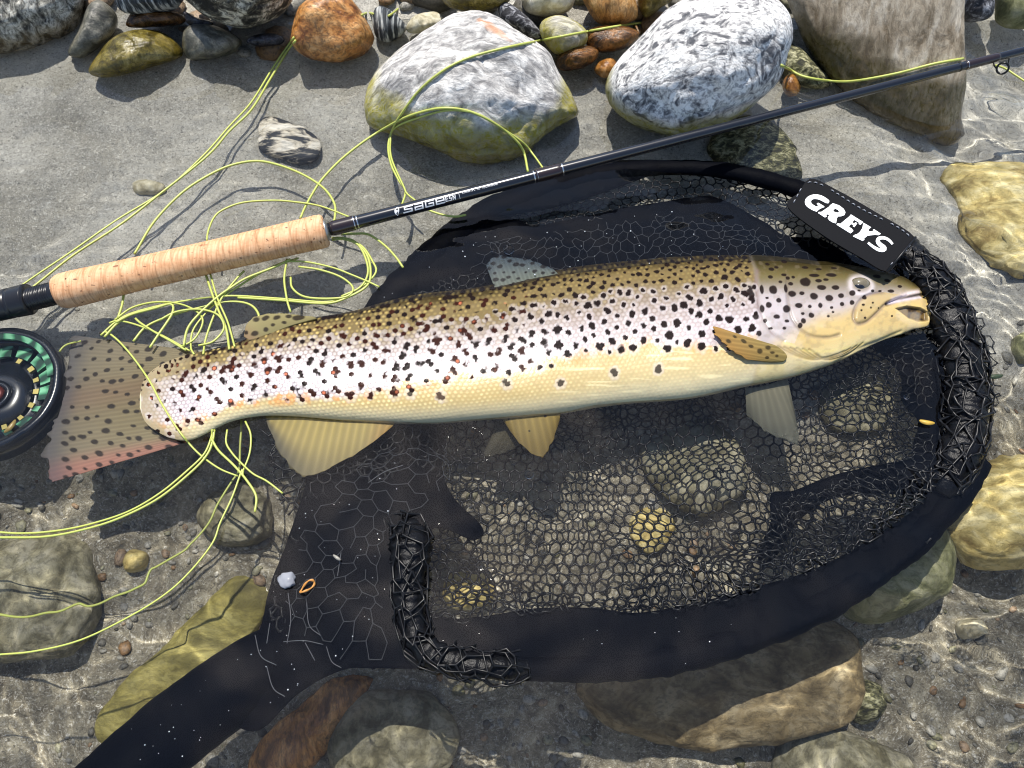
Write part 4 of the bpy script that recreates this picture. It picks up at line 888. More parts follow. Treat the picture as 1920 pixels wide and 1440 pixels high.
# scales: a slanted lattice
body = sstep(1408, 1396, PX) * sstep(255, 300, PX)
ca_, sa_ = math.cos(.12), math.sin(.12)
sx = (PX * ca_ - PY * sa_) / 9.6; sy = (PX * sa_ + PY * ca_) / 8.0
sx = sx + .25 * fbm(np.stack([PX / 60, PY / 60, 0 * PX + 5], -1), 6, 2); sy = sy + .25 * fbm(np.stack([PX / 60, PY / 60, 0 * PX + 9], -1), 7, 2)
def hexcell(x, y):
    r = y / .866; best = np.full(x.shape, 9.); bi = np.zeros(x.shape); bj = np.zeros(x.shape)
    for dj in (-1, 0, 1):
        j = np.floor(r + .5) + dj; off = .5 * (np.mod(j, 2)); i = np.floor(x - off + .5)
        for di in (-1, 0, 1):
            d = (x - (i + di) - off) ** 2 + ((r - j) * .866) ** 2
            k = d < best; best = np.where(k, d, best); bi = np.where(k, i + di + off, bi); bj = np.where(k, j, bj)
    return np.sqrt(best), bi, bj
sd_, ci, cj = hexcell(sx, sy)
rndc = hash3((ci * 2).astype(int), cj.astype(int), (cj * 0).astype(int), 5)
scale_h = body * sstep(.62, .1, sd_)
Hh = Hh + (.18 + .25 * sstep(1000, 500, PX)) * scale_h * sstep(.02, .12, vv)[None]
# centre of each scale back in photo pixels (spots have scale shaped edges towards the tail)
cxp = ci - (sx - (PX * ca_ - PY * sa_) / 9.6); cyp = cj * .866 - (sy - (PX * sa_ + PY * ca_) / 8.0)
X9, Y8 = cxp * 9.6, cyp * 8.0; CXp, CYp = X9 * ca_ + Y8 * sa_, -X9 * sa_ + Y8 * ca_
jag = np.interp(PX, [900, 1150], [.75, .25]) * body
SX, SY = PX + (CXp - PX) * jag, PY + (CYp - PY) * jag
L3 = lambda *c: np.array(lin(*c))
yb = np.interp(PX, [262,320,360,430,500,640,740,850,980,1100,1200,1300,1400], [800,800,790,765,747,742,728,702,690,658,640,648,640]) + 8 * fbm(np.stack([PX / 45, PY / 45, 0 * PX], -1), 11, 3)
yt = T_[:, None, 1] + 0 * PX; HH = H_[:, None]
vb = (PY - yt) / HH
c_back = L3(58, 48, 28); c_back2 = L3(112, 96, 62); c_sil = L3(176, 163, 165); c_sil2 = L3(138, 122, 112); c_yel = L3(180, 158, 108); c_bel = L3(198, 186, 150)
col = np.broadcast_to(c_back, PX.shape + (3,)).copy()
def over(fac, c):
    global col
    col = col + (np.asarray(c) - col) * np.clip(fac, 0, 1)[..., None]
over(sstep(.02, .12, vb + .02 * nb), c_back2)
fl = sstep(.17, .44, vb + .05 * nb); over(fl, c_sil2); over(sstep(.32, .54, vb) * (.65 + .3 * nb), c_sil)
rear = sstep(1000, 600, PX)
over(body * fl * sstep(.55, .15, sd_) * (.35 + .5 * rear) * (.4 + .6 * rndc), L3(236, 230, 232))  # whitish scale centres: the flank's scale glints put into the colour
over(body * sstep(.3, .62, sd_) * (.12 + .2 * rear) * fl, L3(120, 108, 116))
over(body * (1 - fl) * sstep(.42, .12, sd_) * (.25 + .6 * rear) * rndc, L3(196, 172, 104))  # yellow glints of the back scales, painted as colour
# yellow belly
yf = sstep(-9, 9, PY - yb) * sstep(1440, 1380, PX); over(yf, c_yel)
over(yf * sstep(.80, .95, vb), c_bel); over(yf * sstep(.60, 1.0, vb) * sstep(900, 1300, PX) * .7, L3(206, 196, 160))
over(body * yf * sstep(.40, .12, sd_) * (.25 + .6 * sstep(1250, 500, PX)) * (.3 + .7 * rndc) * sstep(.97, .8, vb), L3(244, 228, 168))  # pale glints of the belly scales, likewise put into the colour
over(np.exp(-((PY - yb) / 10) ** 2) * body * sstep(.1, .5, fbm(np.stack([PX / 14, PY / 14, 0 * PX], -1), 21, 2)) * .8, L3(206, 140, 70))
over(yf * sstep(.35, .7, fbm(np.stack([PX / 70, PY / 6, 0 * PX], -1), 23, 2)) * sstep(1000, 1100, PX) * .5, L3(240, 226, 176))
# head
hz = sstep(1398, 1412, PX); hv = vb
over(hz * 1.0, L3(166, 156, 154)); over(hz * sstep(.42, .14, hv), L3(98, 88, 54)); over(hz * sstep(.18, .03, hv), L3(52, 45, 24))
hy = hz * np.clip(sstep(-10, 26, PY - np.interp(PX, [1400, 1470, 1520, 1560, 1620, 1700], [660, 612, 588, 582, 556, 545])), 0, 1); over(hy * .88, L3(188, 162, 98))
over(hz * sstep(20, 60, PY - np.interp(PX, [1400, 1500, 1600, 1700], [640, 620, 590, 575])), L3(198, 182, 132))
over(opz * sstep(530, 560, PY) * .4, L3(186, 178, 182))
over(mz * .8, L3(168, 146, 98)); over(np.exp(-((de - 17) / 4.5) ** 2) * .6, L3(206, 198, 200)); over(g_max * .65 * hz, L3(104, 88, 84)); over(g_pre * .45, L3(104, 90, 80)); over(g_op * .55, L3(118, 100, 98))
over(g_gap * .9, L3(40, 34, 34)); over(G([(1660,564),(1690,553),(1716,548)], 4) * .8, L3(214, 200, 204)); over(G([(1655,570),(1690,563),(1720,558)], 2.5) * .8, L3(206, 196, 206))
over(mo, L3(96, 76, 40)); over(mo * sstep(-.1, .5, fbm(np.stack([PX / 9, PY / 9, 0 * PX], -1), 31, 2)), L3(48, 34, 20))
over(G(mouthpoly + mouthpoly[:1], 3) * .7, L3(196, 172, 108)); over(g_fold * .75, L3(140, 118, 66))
over(G([(1450,642),(1500,658),(1556,656),(1620,640),(1680,624)], 3) * .5, L3(206, 190, 120))
# the wrist of the tail runs out into the fin
tw = sstep(392, 322, PX) * np.clip(sstep(.26, .08, vb) + sstep(.80, .95, vb), 0, 1)
over(tw, L3(142, 128, 98)); over(sstep(350, 276, PX + 7 * fbm(np.stack([PX / 9, PY / 9, 0 * PX], -1), 91, 2)) * .8, L3(150, 136, 108))
# spots
rng = np.random.default_rng(21)
spots = []
def sp_size(x, v):
    return np.interp(v, [.0, .12, .25, .45, .7, .9], [3.3, 4.0, 5.5, 6.4, 6.4, 5.2]) * np.interp(x, [262, 400, 700, 1400], [.85, .95, 1.0, .95])
tops = np.interp; cand = 0
acc = np.zeros((0, 3))
while cand < 30000:
    cand += 1
    x = rng.uniform(258, 1398); yt_ = np.interp(x, T_[:, 0], T_[:, 1]); yb_ = np.interp(x, [262,320,360,430,500,640,740,850,980,1100,1200,1300,1400], [806,815,795,765,747,746,732,706,694,664,648,654,648]); bb = np.interp(x, B_[:, 0], B_[:, 1])
    y = rng.uniform(yt_ + 1, yb_ + 3); v = (y - yt_) / (bb - yt_)
    d0 = np.interp(v, [0, .1, .22, .5, .8], [8.6, 10.2, 14.2, 18.2, 21]) * rng.uniform(.94, 1.14)
    if len(acc) and (np.hypot(acc[:, 0] - x, acc[:, 1] - y) < (acc[:, 2] + d0) / 2).any(): continue
    acc = np.vstack([acc, [x, y, d0]])
    r = sp_size(x, v) * rng.uniform(.62, 1.22)
    el = np.interp(v, [0, .15, .35], [1.5, 1.25, .92]) * rng.uniform(.85, 1.2)
    spots.append((x, y, r * el ** .5, r / el ** .5, rng.uniform(-.4, .4) - .12, 1.0, v))
for x, y in ((834, 739), (1049, 716), (1224, 690), (952, 716), (1145, 697), (780, 734)): spots.append((x, y, 6, 7, 0, .9, .6))
HS = [(530,350,28,28),(565,428,16,14),(490,462,20,18),(440,490,14,26),(620,490,26,24),(545,545,22,14),(620,577,16,10),(360,370,22,48),(445,350,12,30),(625,340,12,28),(670,380,24,20),(740,375,16,12),(775,290,36,28),(665,305,14,10),(650,262,12,10),(830,395,28,22),(895,330,32,16),(1000,330,24,14),(945,410,26,20),(1035,390,20,14),(1120,440,16,16),(1040,452,14,12),(875,462,14,16),(795,470,12,10),(712,465,24,16),(805,535,18,16),(740,522,12,8),(745,575,16,16),(720,608,14,18),(960,478,10,8),(970,510,8,6),(520,255,16,10),(580,180,14,8),(520,155,14,8),(655,132,20,10),(540,195,18,10),(625,238,18,8),(590,292,12,8),(855,240,34,10),(985,235,40,12),(935,272,18,8),(880,280,22,10),(800,178,22,8),(900,190,20,6),(1020,180,20,6),(1340,240,30,12),(1415,272,22,10),(1180,350,12,6),(1285,352,12,8),(1345,352,12,6),(1430,352,24,10),(1510,315,16,8),(1125,370,20,18),(1220,400,14,14),(935,540,8,7),(1220,550,7,6),(1190,495,6,5),(1265,475,5,5),(1280,440,6,5),(1205,455,10,7),(1325,478,5,5),(1440,535,6,5),(415,665,16,18),(390,545,24,18),(460,575,12,14),(480,410,10,6),(690,255,10,8),(500,630,14,8),(600,628,12,8)]
for x, y, a, b in HS: spots.append((1300 + x / 4, 460 + y / 4, a / 4 + .6, b / 4 + .6, 0, .97, .5))
c_spot = L3(32, 25, 24)
sheen = np.clip(.25 + .75 * fl - .45 * yf - .35 * hz, .12, 1)
sheen = sheen * (.35 + .65 * sstep(285, 350, PX)); hal = np.zeros_like(PX)
wob = fbm(np.stack([PX / 7, PY / 7, 0 * PX], -1), 41, 2)
for (x, y, a, b, an, st_, v) in spots:            # pale rings first, then the dark centres
    if x > 1400 or v < .2: continue
    m = max(a, b) * 2.4 + 6; i0, i1 = np.searchsorted(xm, [x - m - 14, x + m + 14])
    if i1 > i0: hal[i0:i1] = np.maximum(hal[i0:i1], sstep(2.3, 1.2, np.hypot((SX[i0:i1] - x) / a, (SY[i0:i1] - y) / b) + .3 * wob[i0:i1]))
over(hal * .30, L3(216, 208, 212))
over((hz * .18 + .10) * sstep(.0, .9, fbm(np.stack([PX / 11, PY / 8, 0 * PX], -1), 81, 3)), L3(120, 108, 88))
over(hz * .14 * sstep(.3, .5, vb) * sstep(.05, .8, fbm(np.stack([PX / 30, PY / 22, 0 * PX + 3], -1), 83, 3)), L3(222, 214, 200))
for (x, y, a, b, an, st_, v) in spots:
    m = max(a, b) * 2.1 + 6; i0, i1 = np.searchsorted(xm, [x - m - 14, x + m + 14])
    if i1 <= i0: continue
    sl = np.s_[i0:i1]
    dx, dy = SX[sl] - x, SY[sl] - y; c, s = math.cos(an), math.sin(an)
    r = np.hypot((dx * c + dy * s) / a, (-dx * s + dy * c) / b) + .26 * wob[sl] * (1 if x < 1400 else .4)
    red = x < 1000 and v > .08 and rng.random() < np.interp(x, [300, 900, 1000], [.75, .65, .2])
    cs = L3(50, 27, 22) if red else c_spot
    m1 = sstep(1.22, .86, r) * st_; k = m1[..., None]; col[sl] += (cs - col[sl]) * k; sheen[sl] *= 1 - .92 * m1
    if red and rng.random() < .4:
        k = (sstep(.75, .3, np.hypot(dx - rng.uniform(-3, 3), dy - rng.uniform(-3, 3)) / max(a, b)) * sstep(.5, .2, sd_[sl]) * sstep(.35, .7, rndc[sl]) * .9)[..., None]; col[sl] += (L3(196, 112, 82) - col[sl]) * k
base = P(PX, PY, zax[:, None] + 0 * PX)
Vf = base + NF * (Hh * SC)[..., None]
# far side
NB = 40; vb_ = np.linspace(1, 0, NB + 2)[1:-1]
pxb = T_[:, None, 0] + (B_ - T_)[:, None, 0] * vb_; pyb = T_[:, None, 1] + (B_ - T_)[:, None, 1] * vb_
hb = thick[:, None] * np.clip(1 - np.abs(2 * vb_ - 1) ** 2.3, 0, 1)[None] ** .56
Vb = P(pxb, pyb, zax[:, None] + 0 * pxb) - NF * (hb * SC)[..., None]
cb_ = np.broadcast_to(c_bel, pxb.shape + (3,)) * .9
V = np.concatenate([Vf, Vb], 1); Cc = np.concatenate([np.concatenate([col, sheen[..., None]], -1), np.concatenate([cb_, .3 + 0 * cb_[..., :1]], -1)], 1); nt_ = NV + NB
faces = [gridf(NS, nt_, True)]; faces[0] = faces[0][:, ::-1]
V = V.reshape(-1, 3); n0 = len(V); Cc = Cc.reshape(-1, 4)
# closed ends
for row, rev in ((0, False), (NS - 1, True)):
    idx = np.arange(nt_) + row * nt_; V = np.vstack([V, V[idx].mean(0)]); Cc = np.vstack([Cc, Cc[idx].mean(0)]); k = len(V) - 1
    tr = np.stack([idx, np.roll(idx, -1), np.full(nt_, k)], -1); faces.append(tr[:, ::-1] if rev else tr)
t = NT('trout_skin'); vc = t.n('VertexColor', layer_name='Col')
fine = t.n('TexNoise', {'Vector': t.obj(), 'Scale': 900.0, 'Detail': 2.0})
t.P(Base_Color=vc.outputs[0], Roughness=.34, Coat_Weight=t.math('MULTIPLY', vc.outputs[1], .12), Coat_Roughness=.16, Subsurface_Weight=.04, Subsurface_Scale=.003,
    Normal=t.n('Bump', {'Height': fine.outputs[0], 'Strength': .35, 'Distance': .0003}).outputs[0])
t.set(t.p.inputs['Specular IOR Level'], t.math('MULTIPLY', vc.outputs[1], .5))
M_skin = t.m
fish = thing('brown_trout', 'large spotted brown trout with a yellow belly lying on its side on the net', 'trout', P(1000, 640, 0.))
body_o = mesh('body', V, faces, M_skin, fish, colors=Cc)
# eye
def eye():
    c = P(1601., 538., .0) + 0; i = int(np.argmin(np.hypot(PX - 1601, PY - 538))); a, b = np.unravel_index(i, PX.shape); c = Vf[a, b] - NF * .0044
    v, f = ico(4); r = .0078; p = v * [1.18, .85, 1] * r + c
    e = mesh('eye', p, f, plain('trout_eye', (.16, .135, .085), .08, .5, .4, 260, 0, 1), fish)
    n = (CAM - c) / np.linalg.norm(CAM - c); pr_ = c + n * .0044 + np.array([.0003, -.0004, 0]); pp = v * [1.2, .85, .8] * .0043 + pr_
    mesh('pupil', pp, f, plain('trout_pupil', (.006, .006, .008), .05, .6, coat=1), e)

fishbv = BVHTree.FromPolygons([Vector(x) for x in Vf[::8, ::5].reshape(-1, 3)], [tuple(x) for x in gridf(*Vf[::8, ::5].shape[:2])])
def fin(name, base, tip, z0, z1, colf, alpha, mat_name, nu=90, nv_=70, ray=26, thick_=.0006, order=None, bow=0.0, conform=None):
    """a rayed fin spread between its root line and its edge (photo pixels)"""
    bp = spline(np.array(base, float), nu); tp = spline(np.array(tip, float), nu); u = np.linspace(0, 1, nu); v = np.linspace(0, 1, nv_)
    px = bp[:, None, 0] + (tp - bp)[:, None, 0] * v; py = bp[:, None, 1] + (tp - bp)[:, None, 1] * v
    rays_ = np.abs(np.sin(np.pi * ray * u))[:, None] * (1 - .3 * v)
    fray = .05 * fbm(np.stack([u * 22, 0 * u, 0 * u], -1), 51, 2); px[:, -1] += ((tp - bp)[:, 0] * fray); py[:, -1] += (tp - bp)[:, 1] * fray
    zz = z0 + (z1 - z0) * v[None] + bow * np.sin(np.pi * v)[None] + .0008 * np.sin(u * 9)[:, None] * v + .00016 * rays_ * (1 - v)
    zz = np.broadcast_to(zz, px.shape).copy()
    if conform:
        for a in range(nu):
            for b in range(nv_):
                h = fishbv.ray_cast(Vector(CAM), Vector(rays(px[a, b], py[a, b])).normalized())[0]
                if h is not None: zz[a, b] = h.z + conform[0] + conform[1] * v[b] * (.4 + .6 * math.sin(2.2 * u[a] + .4) ** 2)
    w = P(px, py, zz) if max(z0, z1) > 0 else PW(px, py, zz)
    c, al = colf(u[:, None] + 0 * px, v[None] + 0 * px, px, py, rays_ + 0 * px)
    th = thick_ * (1.2 - .9 * v)[None, :, None] * np.array([0, 0, 1.])
    V2 = np.concatenate([(w + th * .5).reshape(-1, 3), (w - th * .5).reshape(-1, 3)]); g = gridf(nu, nv_); m = nu * nv_
    ring = np.concatenate([np.arange(nv_), np.arange(1, nu) * nv_ + nv_ - 1, np.arange(nv_ - 2, -1, -1) + (nu - 1) * nv_, np.arange(nu - 2, 0, -1) * nv_]); r2 = np.roll(ring, -1)
    side = np.stack([ring, r2, r2 + m, ring + m], -1)
    C4 = np.concatenate([c.reshape(-1, 3), al.reshape(-1, 1)], 1)
    return mesh(name, V2, [g[:, ::-1], g + m, side], finmat(mat_name), fish, colors=np.concatenate([C4, C4]))
FM = {}
def finmat(n):
    if n in FM: return FM[n]
    t = NT(n); vc = t.n('VertexColor', layer_name='Col')
    t.P(Base_Color=vc.outputs[0], Roughness=.45); t.p.inputs['Specular IOR Level'].default_value = .2; t.set(t.p.inputs['Alpha'], vc.outputs[1])
    tr = t.n('BsdfTranslucent', {'Color': vc.outputs[0]}); mx = t.n('MixShader', {0: .3, 1: t.p.outputs[0], 2: tr})
    tp = t.n('BsdfTransparent'); m2 = t.n('MixShader', {0: vc.outputs[1], 1: tp, 2: mx}); t.p.inputs['Alpha'].default_value = 1
    for l in list(t.p.inputs['Alpha'].links): t.t.links.remove(l)
    t.t.links.new(m2.outputs[0], t.out.inputs['Surface']); FM[n] = t.m; return t.m
def spotty(c, px, py, pts, cs=(40, 32, 28)):
    wb = fbm(np.stack([px / 9, py / 9, 0 * px], -1), 61, 2)
    for x, y, a, b, an in pts:
        dx, dy = px - x, py - y; r = np.hypot((dx * math.cos(an) + dy * math.sin(an)) / a, (-dx * math.sin(an) + dy * math.cos(an)) / b) + .2 * wb
        c = c + (np.array(lin(*cs)) - c) * (sstep(1.2, .75, r) * .92)[..., None]
    return c
def lerp3(a, b, f): return np.array(lin(*a)) + (np.array(lin(*b)) - np.array(lin(*a))) * np.clip(f, 0, 1)[..., None]
def pois(x0, x1, y0, y1, d, seed, keep):
    r = np.random.default_rng(seed); out = []
    for _ in range(2500):
        x, y = r.uniform(x0, x1), r.uniform(y0, y1)
        if keep(x, y, r) and all((x - a) ** 2 + (y - b) ** 2 > d * d for a, b in out): out.append((x, y))
    return out
def caud(u, v, px, py, ry):
    c = lerp3((168, 153, 118), (142, 131, 110), v); c = c + (np.array(lin(140, 126, 84)) - c) * (np.exp(-((u - .5) / .25) ** 2) * (1 - v) * .7)[..., None]
    c = c + (np.array(lin(196, 136, 118)) - c) * (sstep(.80, .97, u) * .85)[..., None]; c = c + (np.array(lin(150, 110, 92)) - c) * (np.exp(-((u - .45) / .1) ** 2) * .35)[..., None]
    c = c * (1.12 - .3 * ry)[..., None]; c = c + (np.array(lin(96, 98, 108)) - c) * (sstep(.75, 1, v) * .6)[..., None]
    ps = [(x, y, r_, r_ * .62, -.1 + .5 * (y - 745) / 150) for (x, y), r_ in zip(pois(120, 350, 635, 900, 17, 4, lambda x, y, r: abs(y - 765) > 45 or r.random() < .12), np.random.default_rng(3).uniform(4.2, 8.4, 500))]
    return spotty(c, px, py, ps), 1 - .14 * sstep(.6, 1, v)
fin('caudal_fin', [(372,658),(318,678),(286,700),(274,725),(270,752),(276,780),(290,806),(322,824),(356,828)], [(151,631),(134,648),(127,686),(119,741),(107,782),(94,826),(89,862),(96,904)], -.0022, -.0060, caud, .8, 'caudal_fin_skin', 150, 120, 34)
def dors(u, v, px, py, ry):
    c = lerp3((150, 156, 140), (110, 124, 134), v) * (1.1 - .3 * ry)[..., None]
    ps = [(x, y, r_ * 1.2, r_ * .8, -.2) for (x, y), r_ in zip(pois(910, 1045, 478, 545, 12, 5, lambda x, y, r: True), np.random.default_rng(5).uniform(2.6, 5, 300))]
    return spotty(c, px, py, ps), .85 - .35 * sstep(.3, 1, v)
fin('dorsal_fin', [(928,541),(970,532),(1010,522),(1046,513)], [(912,500),(930,480),(985,486),(1036,503)], -.002, -.0035, dors, .8, 'dorsal_fin_skin', 90, 60, 16)
def adip(u, v, px, py, ry):
    c = lerp3((132, 124, 84), (158, 148, 104), v); c = c + (np.array(lin(150, 112, 96)) - c) * sstep(.25, 0, u)[..., None] * .5
    return spotty(c, px, py, [(480,600,7,5,-.3),(498,597,7,4.5,-.3),(520,596,9,5,-.4),(541,594,6,4,0),(478,627,7,5,-.2),(500,619,5,5,0),(560,597,12,6,-.2),(534,606,5,3,0),(512,610,4,3,0),(462,624,4,4,0)]), .93 + 0 * u
fin('adipose_fin', [(470,640),(500,630),(545,612),(594,598)], [(458,632),(466,603),(505,588),(588,594)], .004, .001, adip, .9, 'adipose_fin_skin', 70, 40, 4, .0022)
def anal(u, v, px, py, ry):
    c = lerp3((204, 182, 104), (168, 150, 96), v); c = c + (np.array(lin(92, 92, 88)) - c) * (sstep(.45, 1, v) * sstep(.25, .8, u) * .7)[..., None]
    c = c + (np.array(lin(190, 146, 70)) - c) * (sstep(.25, .05, u) * .7)[..., None]
    return c * (1.12 - .38 * ry)[..., None], np.clip(.99 - .25 * sstep(.45, 1, v) * sstep(.3, .9, u), .3, 1)
fin('anal_fin', [(744,790),(690,788),(620,782),(560,778),(500,776)], [(736,800),(690,836),(640,866),(578,893),(535,862),(508,812),(496,780)], -.003, -.0035, anal, .9, 'anal_fin_skin', 150, 90, 17)
def pelv(u, v, px, py, ry):
    c = lerp3((184, 158, 84), (140, 118, 62), v) * (1.1 - .35 * ry)[..., None]
    return spotty(c, px, py, [(1023, 780, 3.5, 3, 0), (954, 786, 2, 2, 0), (992, 808, 2, 2, 0)]), .97 - .15 * v
fin('pelvic_fin', [(926,764),(965,769),(1010,774),(1051,774)], [(944,790),(975,832),(1012,858),(1034,830),(1049,790)], -.004, -.008, pelv, .9, 'pelvic_fin_skin', 90, 60, 9)
fin('pelvic_fin', [(930,782),(950,790),(985,800),(1000,806)], [(922,815),(908,856),(940,850),(985,832)], -.018, -.024, lambda u, v, px, py, ry: (lerp3((112, 104, 78), (84, 80, 66), v) * (1.1 - .3 * ry)[..., None], .75 - .25 * v), .8, 'far_fin_skin', 60, 40, 8)
def farp(u, v, px, py, ry):
    return lerp3((168, 162, 136), (122, 122, 108), v) * (1.08 - .25 * ry)[..., None], .82 - .2 * v
fin('pectoral_fin', [(1396,728),(1420,726),(1450,718),(1476,708)], [(1400,775),(1440,812),(1478,826),(1498,826),(1492,780)], -.012, -.022, farp, .8, 'far_fin_skin', 80, 60, 8)
def nearp(u, v, px, py, ry):
    c = lerp3((156, 138, 84), (166, 128, 70), v) * (1.08 - .35 * ry)[..., None]
    return spotty(c, px, py, [(1424,659,5,5,0),(1440,652,5,4,0),(1448,662,5,3,0),(1438,671,4,3,0),(1408,650,5,3,.4),(1366,640,6,4,.5),(1394,640,6,3,.5),(1378,632,5,3,.5),(1456,668,4,3,0)], (60, 50, 30)), .98 + 0 * u
fin('pectoral_fin', [(1432,642),(1456,650),(1474,666),(1470,677),(1446,679)], [(1350,615),(1337,613),(1343,630),(1364,650),(1400,674)], .0228, .0262, nearp, 1, 'near_fin_skin', 80, 70, 7, .0012, conform=(.0012, .0035))
eye()

# ------------------------------------------------------------------ fly line: one long line in loops, riding on water, stones and fish
def drape(pts, z=.0016, n=None, deep=False):
    p = np.asarray(pts, float); L = np.linalg.norm(np.diff(p, axis=0), axis=1).sum(); q = spline(p, max(12, int(L / 5)))
    w = PW(q[:, 0], q[:, 1], np.full(len(q), z)) if z < 0 else P(q[:, 0], q[:, 1], np.full(len(q), z))
    lift = np.zeros(len(q))
    for i in range(len(q)):
        d = Vector(rays(q[i, 0], q[i, 1])).normalized()
        best = (Vector(w[i]) - Vector(CAM)).length
        for bv in ROCKBV[:len(ST)] + [fishbv]:
            h = bv.ray_cast(Vector(CAM), d)
            if h[0] is not None and h[3] < best and h[0].z > z: best = h[3]; lift[i] = h[0].z - z
    if lift.max() > 0:
        top = lift.copy()
        for k in range(1, 6): top = np.maximum(top, np.interp(np.arange(len(q)), np.arange(len(q)), np.maximum(np.roll(lift, k), np.roll(lift, -k)) * .0) if False else top)
        ker = np.hanning(9); ker /= ker.sum(); sm = np.convolve(np.pad(lift, 4, 'edge'), ker, 'valid'); lift = np.maximum(lift, sm) + .0012 * (lift > 0)
    return P(q[:, 0], q[:, 1], z + lift) if z >= 0 else w
t = NT('yellow_green_fly_line'); t.P(Base_Color=lin(176, 184, 92), Roughness=.4, Subsurface_Weight=.15, Subsurface_Scale=.002); M_line = t.m
line = thing('fly_line', 'yellow green fly line lying in loose loops over water, stones and trout tail', 'fly line', P(450, 560, 0.))
LN = [
 [(551,70),(512,127),(471,192),(430,237),(381,292),(309,357),(220,412),(131,474),(51,528),(-20,580)],
 [(554,76),(536,100),(505,151),(471,206),(430,246),(388,293),(302,362),(227,420),(137,479),(62,538),(-20,598)],
 [(252,476),(256,470),(289,416),(336,366),(380,335),(430,311),(480,302),(524,310),(571,329),(608,354),(627,382),(628,407),(624,420)],
 [(388,452),(390,435),(400,410),(417,394),(455,380),(511,376),(555,379),(602,387),(655,407),(672,414)],
 [(1222,42),(1200,43),(1140,52),(1033,72),(933,93),(867,113),(820,140),(783,173),(753,213),(737,240),(728,273),(733,307),(747,337),(760,358),(755,380),(748,396)],
 [(563,410),(571,391),(586,363),(605,335),(642,297),(690,260),(740,230),(780,213),(827,203),(873,207),(913,223),(953,250),(980,280),(990,322)],
 [(780,377),(763,363),(757,350),(735,300),(732,267),(740,240),(787,220),(840,207),(893,213),(940,240),(980,267),(1000,290),(1020,318)],
 [(800,393),(827,402),(853,406),(874,403)],
 [(1464,122),(1480,130),(1505,143),(1550,151),(1600,152),(1680,138),(1750,120),(1806,110)],
 [(758,-8),(752,10),(740,22),(728,30)], [(700,26),(690,24),(678,28)],
 [(545,486),(511,502),(461,522),(432,540),(408,557),(374,588),(352,616),(344,650)],
 [(560,484),(511,500),(455,532),(411,563),(380,594),(361,622),(358,652),(364,664)],
 [(458,508),(446,520),(417,557),(399,597),(386,635),(381,664)],
 [(386,515),(399,554),(411,585),(424,616),(430,655)], [(394,513),(408,560),(427,604),(440,650)],
 [(189,629),(217,604),(246,588),(305,572),(355,563),(405,557),(446,555),(524,560),(611,566),(649,554),(686,532),(705,510),(699,491),(680,463),(649,447),(622,446)],
 [(446,558),(524,563),(611,569),(655,556),(688,536),(695,510),(688,478),(667,456),(642,448),(622,450)],
 [(539,490),(574,491),(624,502),(661,516),(692,529),(711,538)], [(538,486),(533,522),(536,550),(540,570),(545,585)],
 [(640,440),(667,438),(692,440),(721,460),(742,482),(756,502)],
 [(205,606),(217,602),(242,605),(283,619),(321,638),(356,658)], [(254,597),(264,606),(289,622),(321,640),(349,657)],
 [(217,605),(246,590),(290,578),(318,570),(325,576),(322,590),(312,606),(296,629),(281,652)],
 [(195,622),(206,626),(227,644),(254,676),(282,717),(302,755),(330,800),(354,831),(378,855),(412,879),(446,893)],
 [(398,806),(396,821),(383,851),(353,881),(301,924),(241,959),(172,982),(108,995),(43,1000),(-20,997)],
 [(402,806),(398,830),(388,853),(362,882),(301,932),(237,966),(172,989),(86,1006),(-20,1008)],
 [(455,893),(454,881),(435,933),(413,980),(398,1019),(357,1071),(310,1114),(241,1157),(151,1200),(65,1221),(-20,1229)],
 [(112,660),(117,653),(125,647),(138,643),(152,640)], [(232,552),(229,572),(221,597)],
 [(426,806),(424,830),(434,848),(448,864),(474,888),(500,902),(530,925)],
 [(300,600),(330,585),(372,580),(408,590),(420,615),(400,640),(372,648)],
 [(250,640),(275,612),(320,592),(370,578),(430,566),(470,572),(486,596),(470,620)],
 [(215,600),(250,576),(300,566),(350,574),(380,598),(366,634),(340,650)],
 [(560,500),(600,506),(640,520),(662,540),(650,556),(610,560),(570,556),(548,540),(545,520)],
 [(396,822),(410,845),(438,872),(462,900),(480,930),(478,960)], [(460,790),(470,815),(468,850),(455,885)],
 [(640,446),(664,452),(682,476),(690,510),(676,538),(640,556)],
 [(196,632),(205,622),(214,612),(224,603),(230,598)],
 [(1924,154),(1904,141),(1884,128),(1866,122)],
]
WAVY = [[(453,782),(450,834),(448,881),(436,902),(422,924),(407,948),(396,972),(384,990),(370,1006),(356,1020),(345,1032),(318,1048),(292,1063),(282,1068),(276,1080),(271,1094),(256,1102),(241,1109),(215,1118),(198,1127),(182,1134),(164,1137),(150,1132),(138,1135),(112,1146),(86,1149),(55,1156),(26,1156),(-20,1148)]]
for l in LN + WAVY:                             # the strands run on out of the picture
    if l[-1][0] <= -15: l.append((l[-1][0] - 170, l[-1][1] + 170 * (l[-1][1] - l[-2][1]) / (l[-2][0] - l[-1][0])))
for i, l in enumerate(LN):
    wpx = np.array(l, float); r = 2.1 * (1.0 + .1 * (i % 3 - 1))
    w = drape(l, .0006 + .0009 * (i % 4)); r = r * np.array([px_m(a, b) for a, b in spline(wpx, len(w))])
    tube('line_loop', w, r, M_line, line, 8)
for l in WAVY:
    w = drape(l, -.012); tube('line_loop', w, 2.3 * px_m(300, 1000), M_line, line, 8)

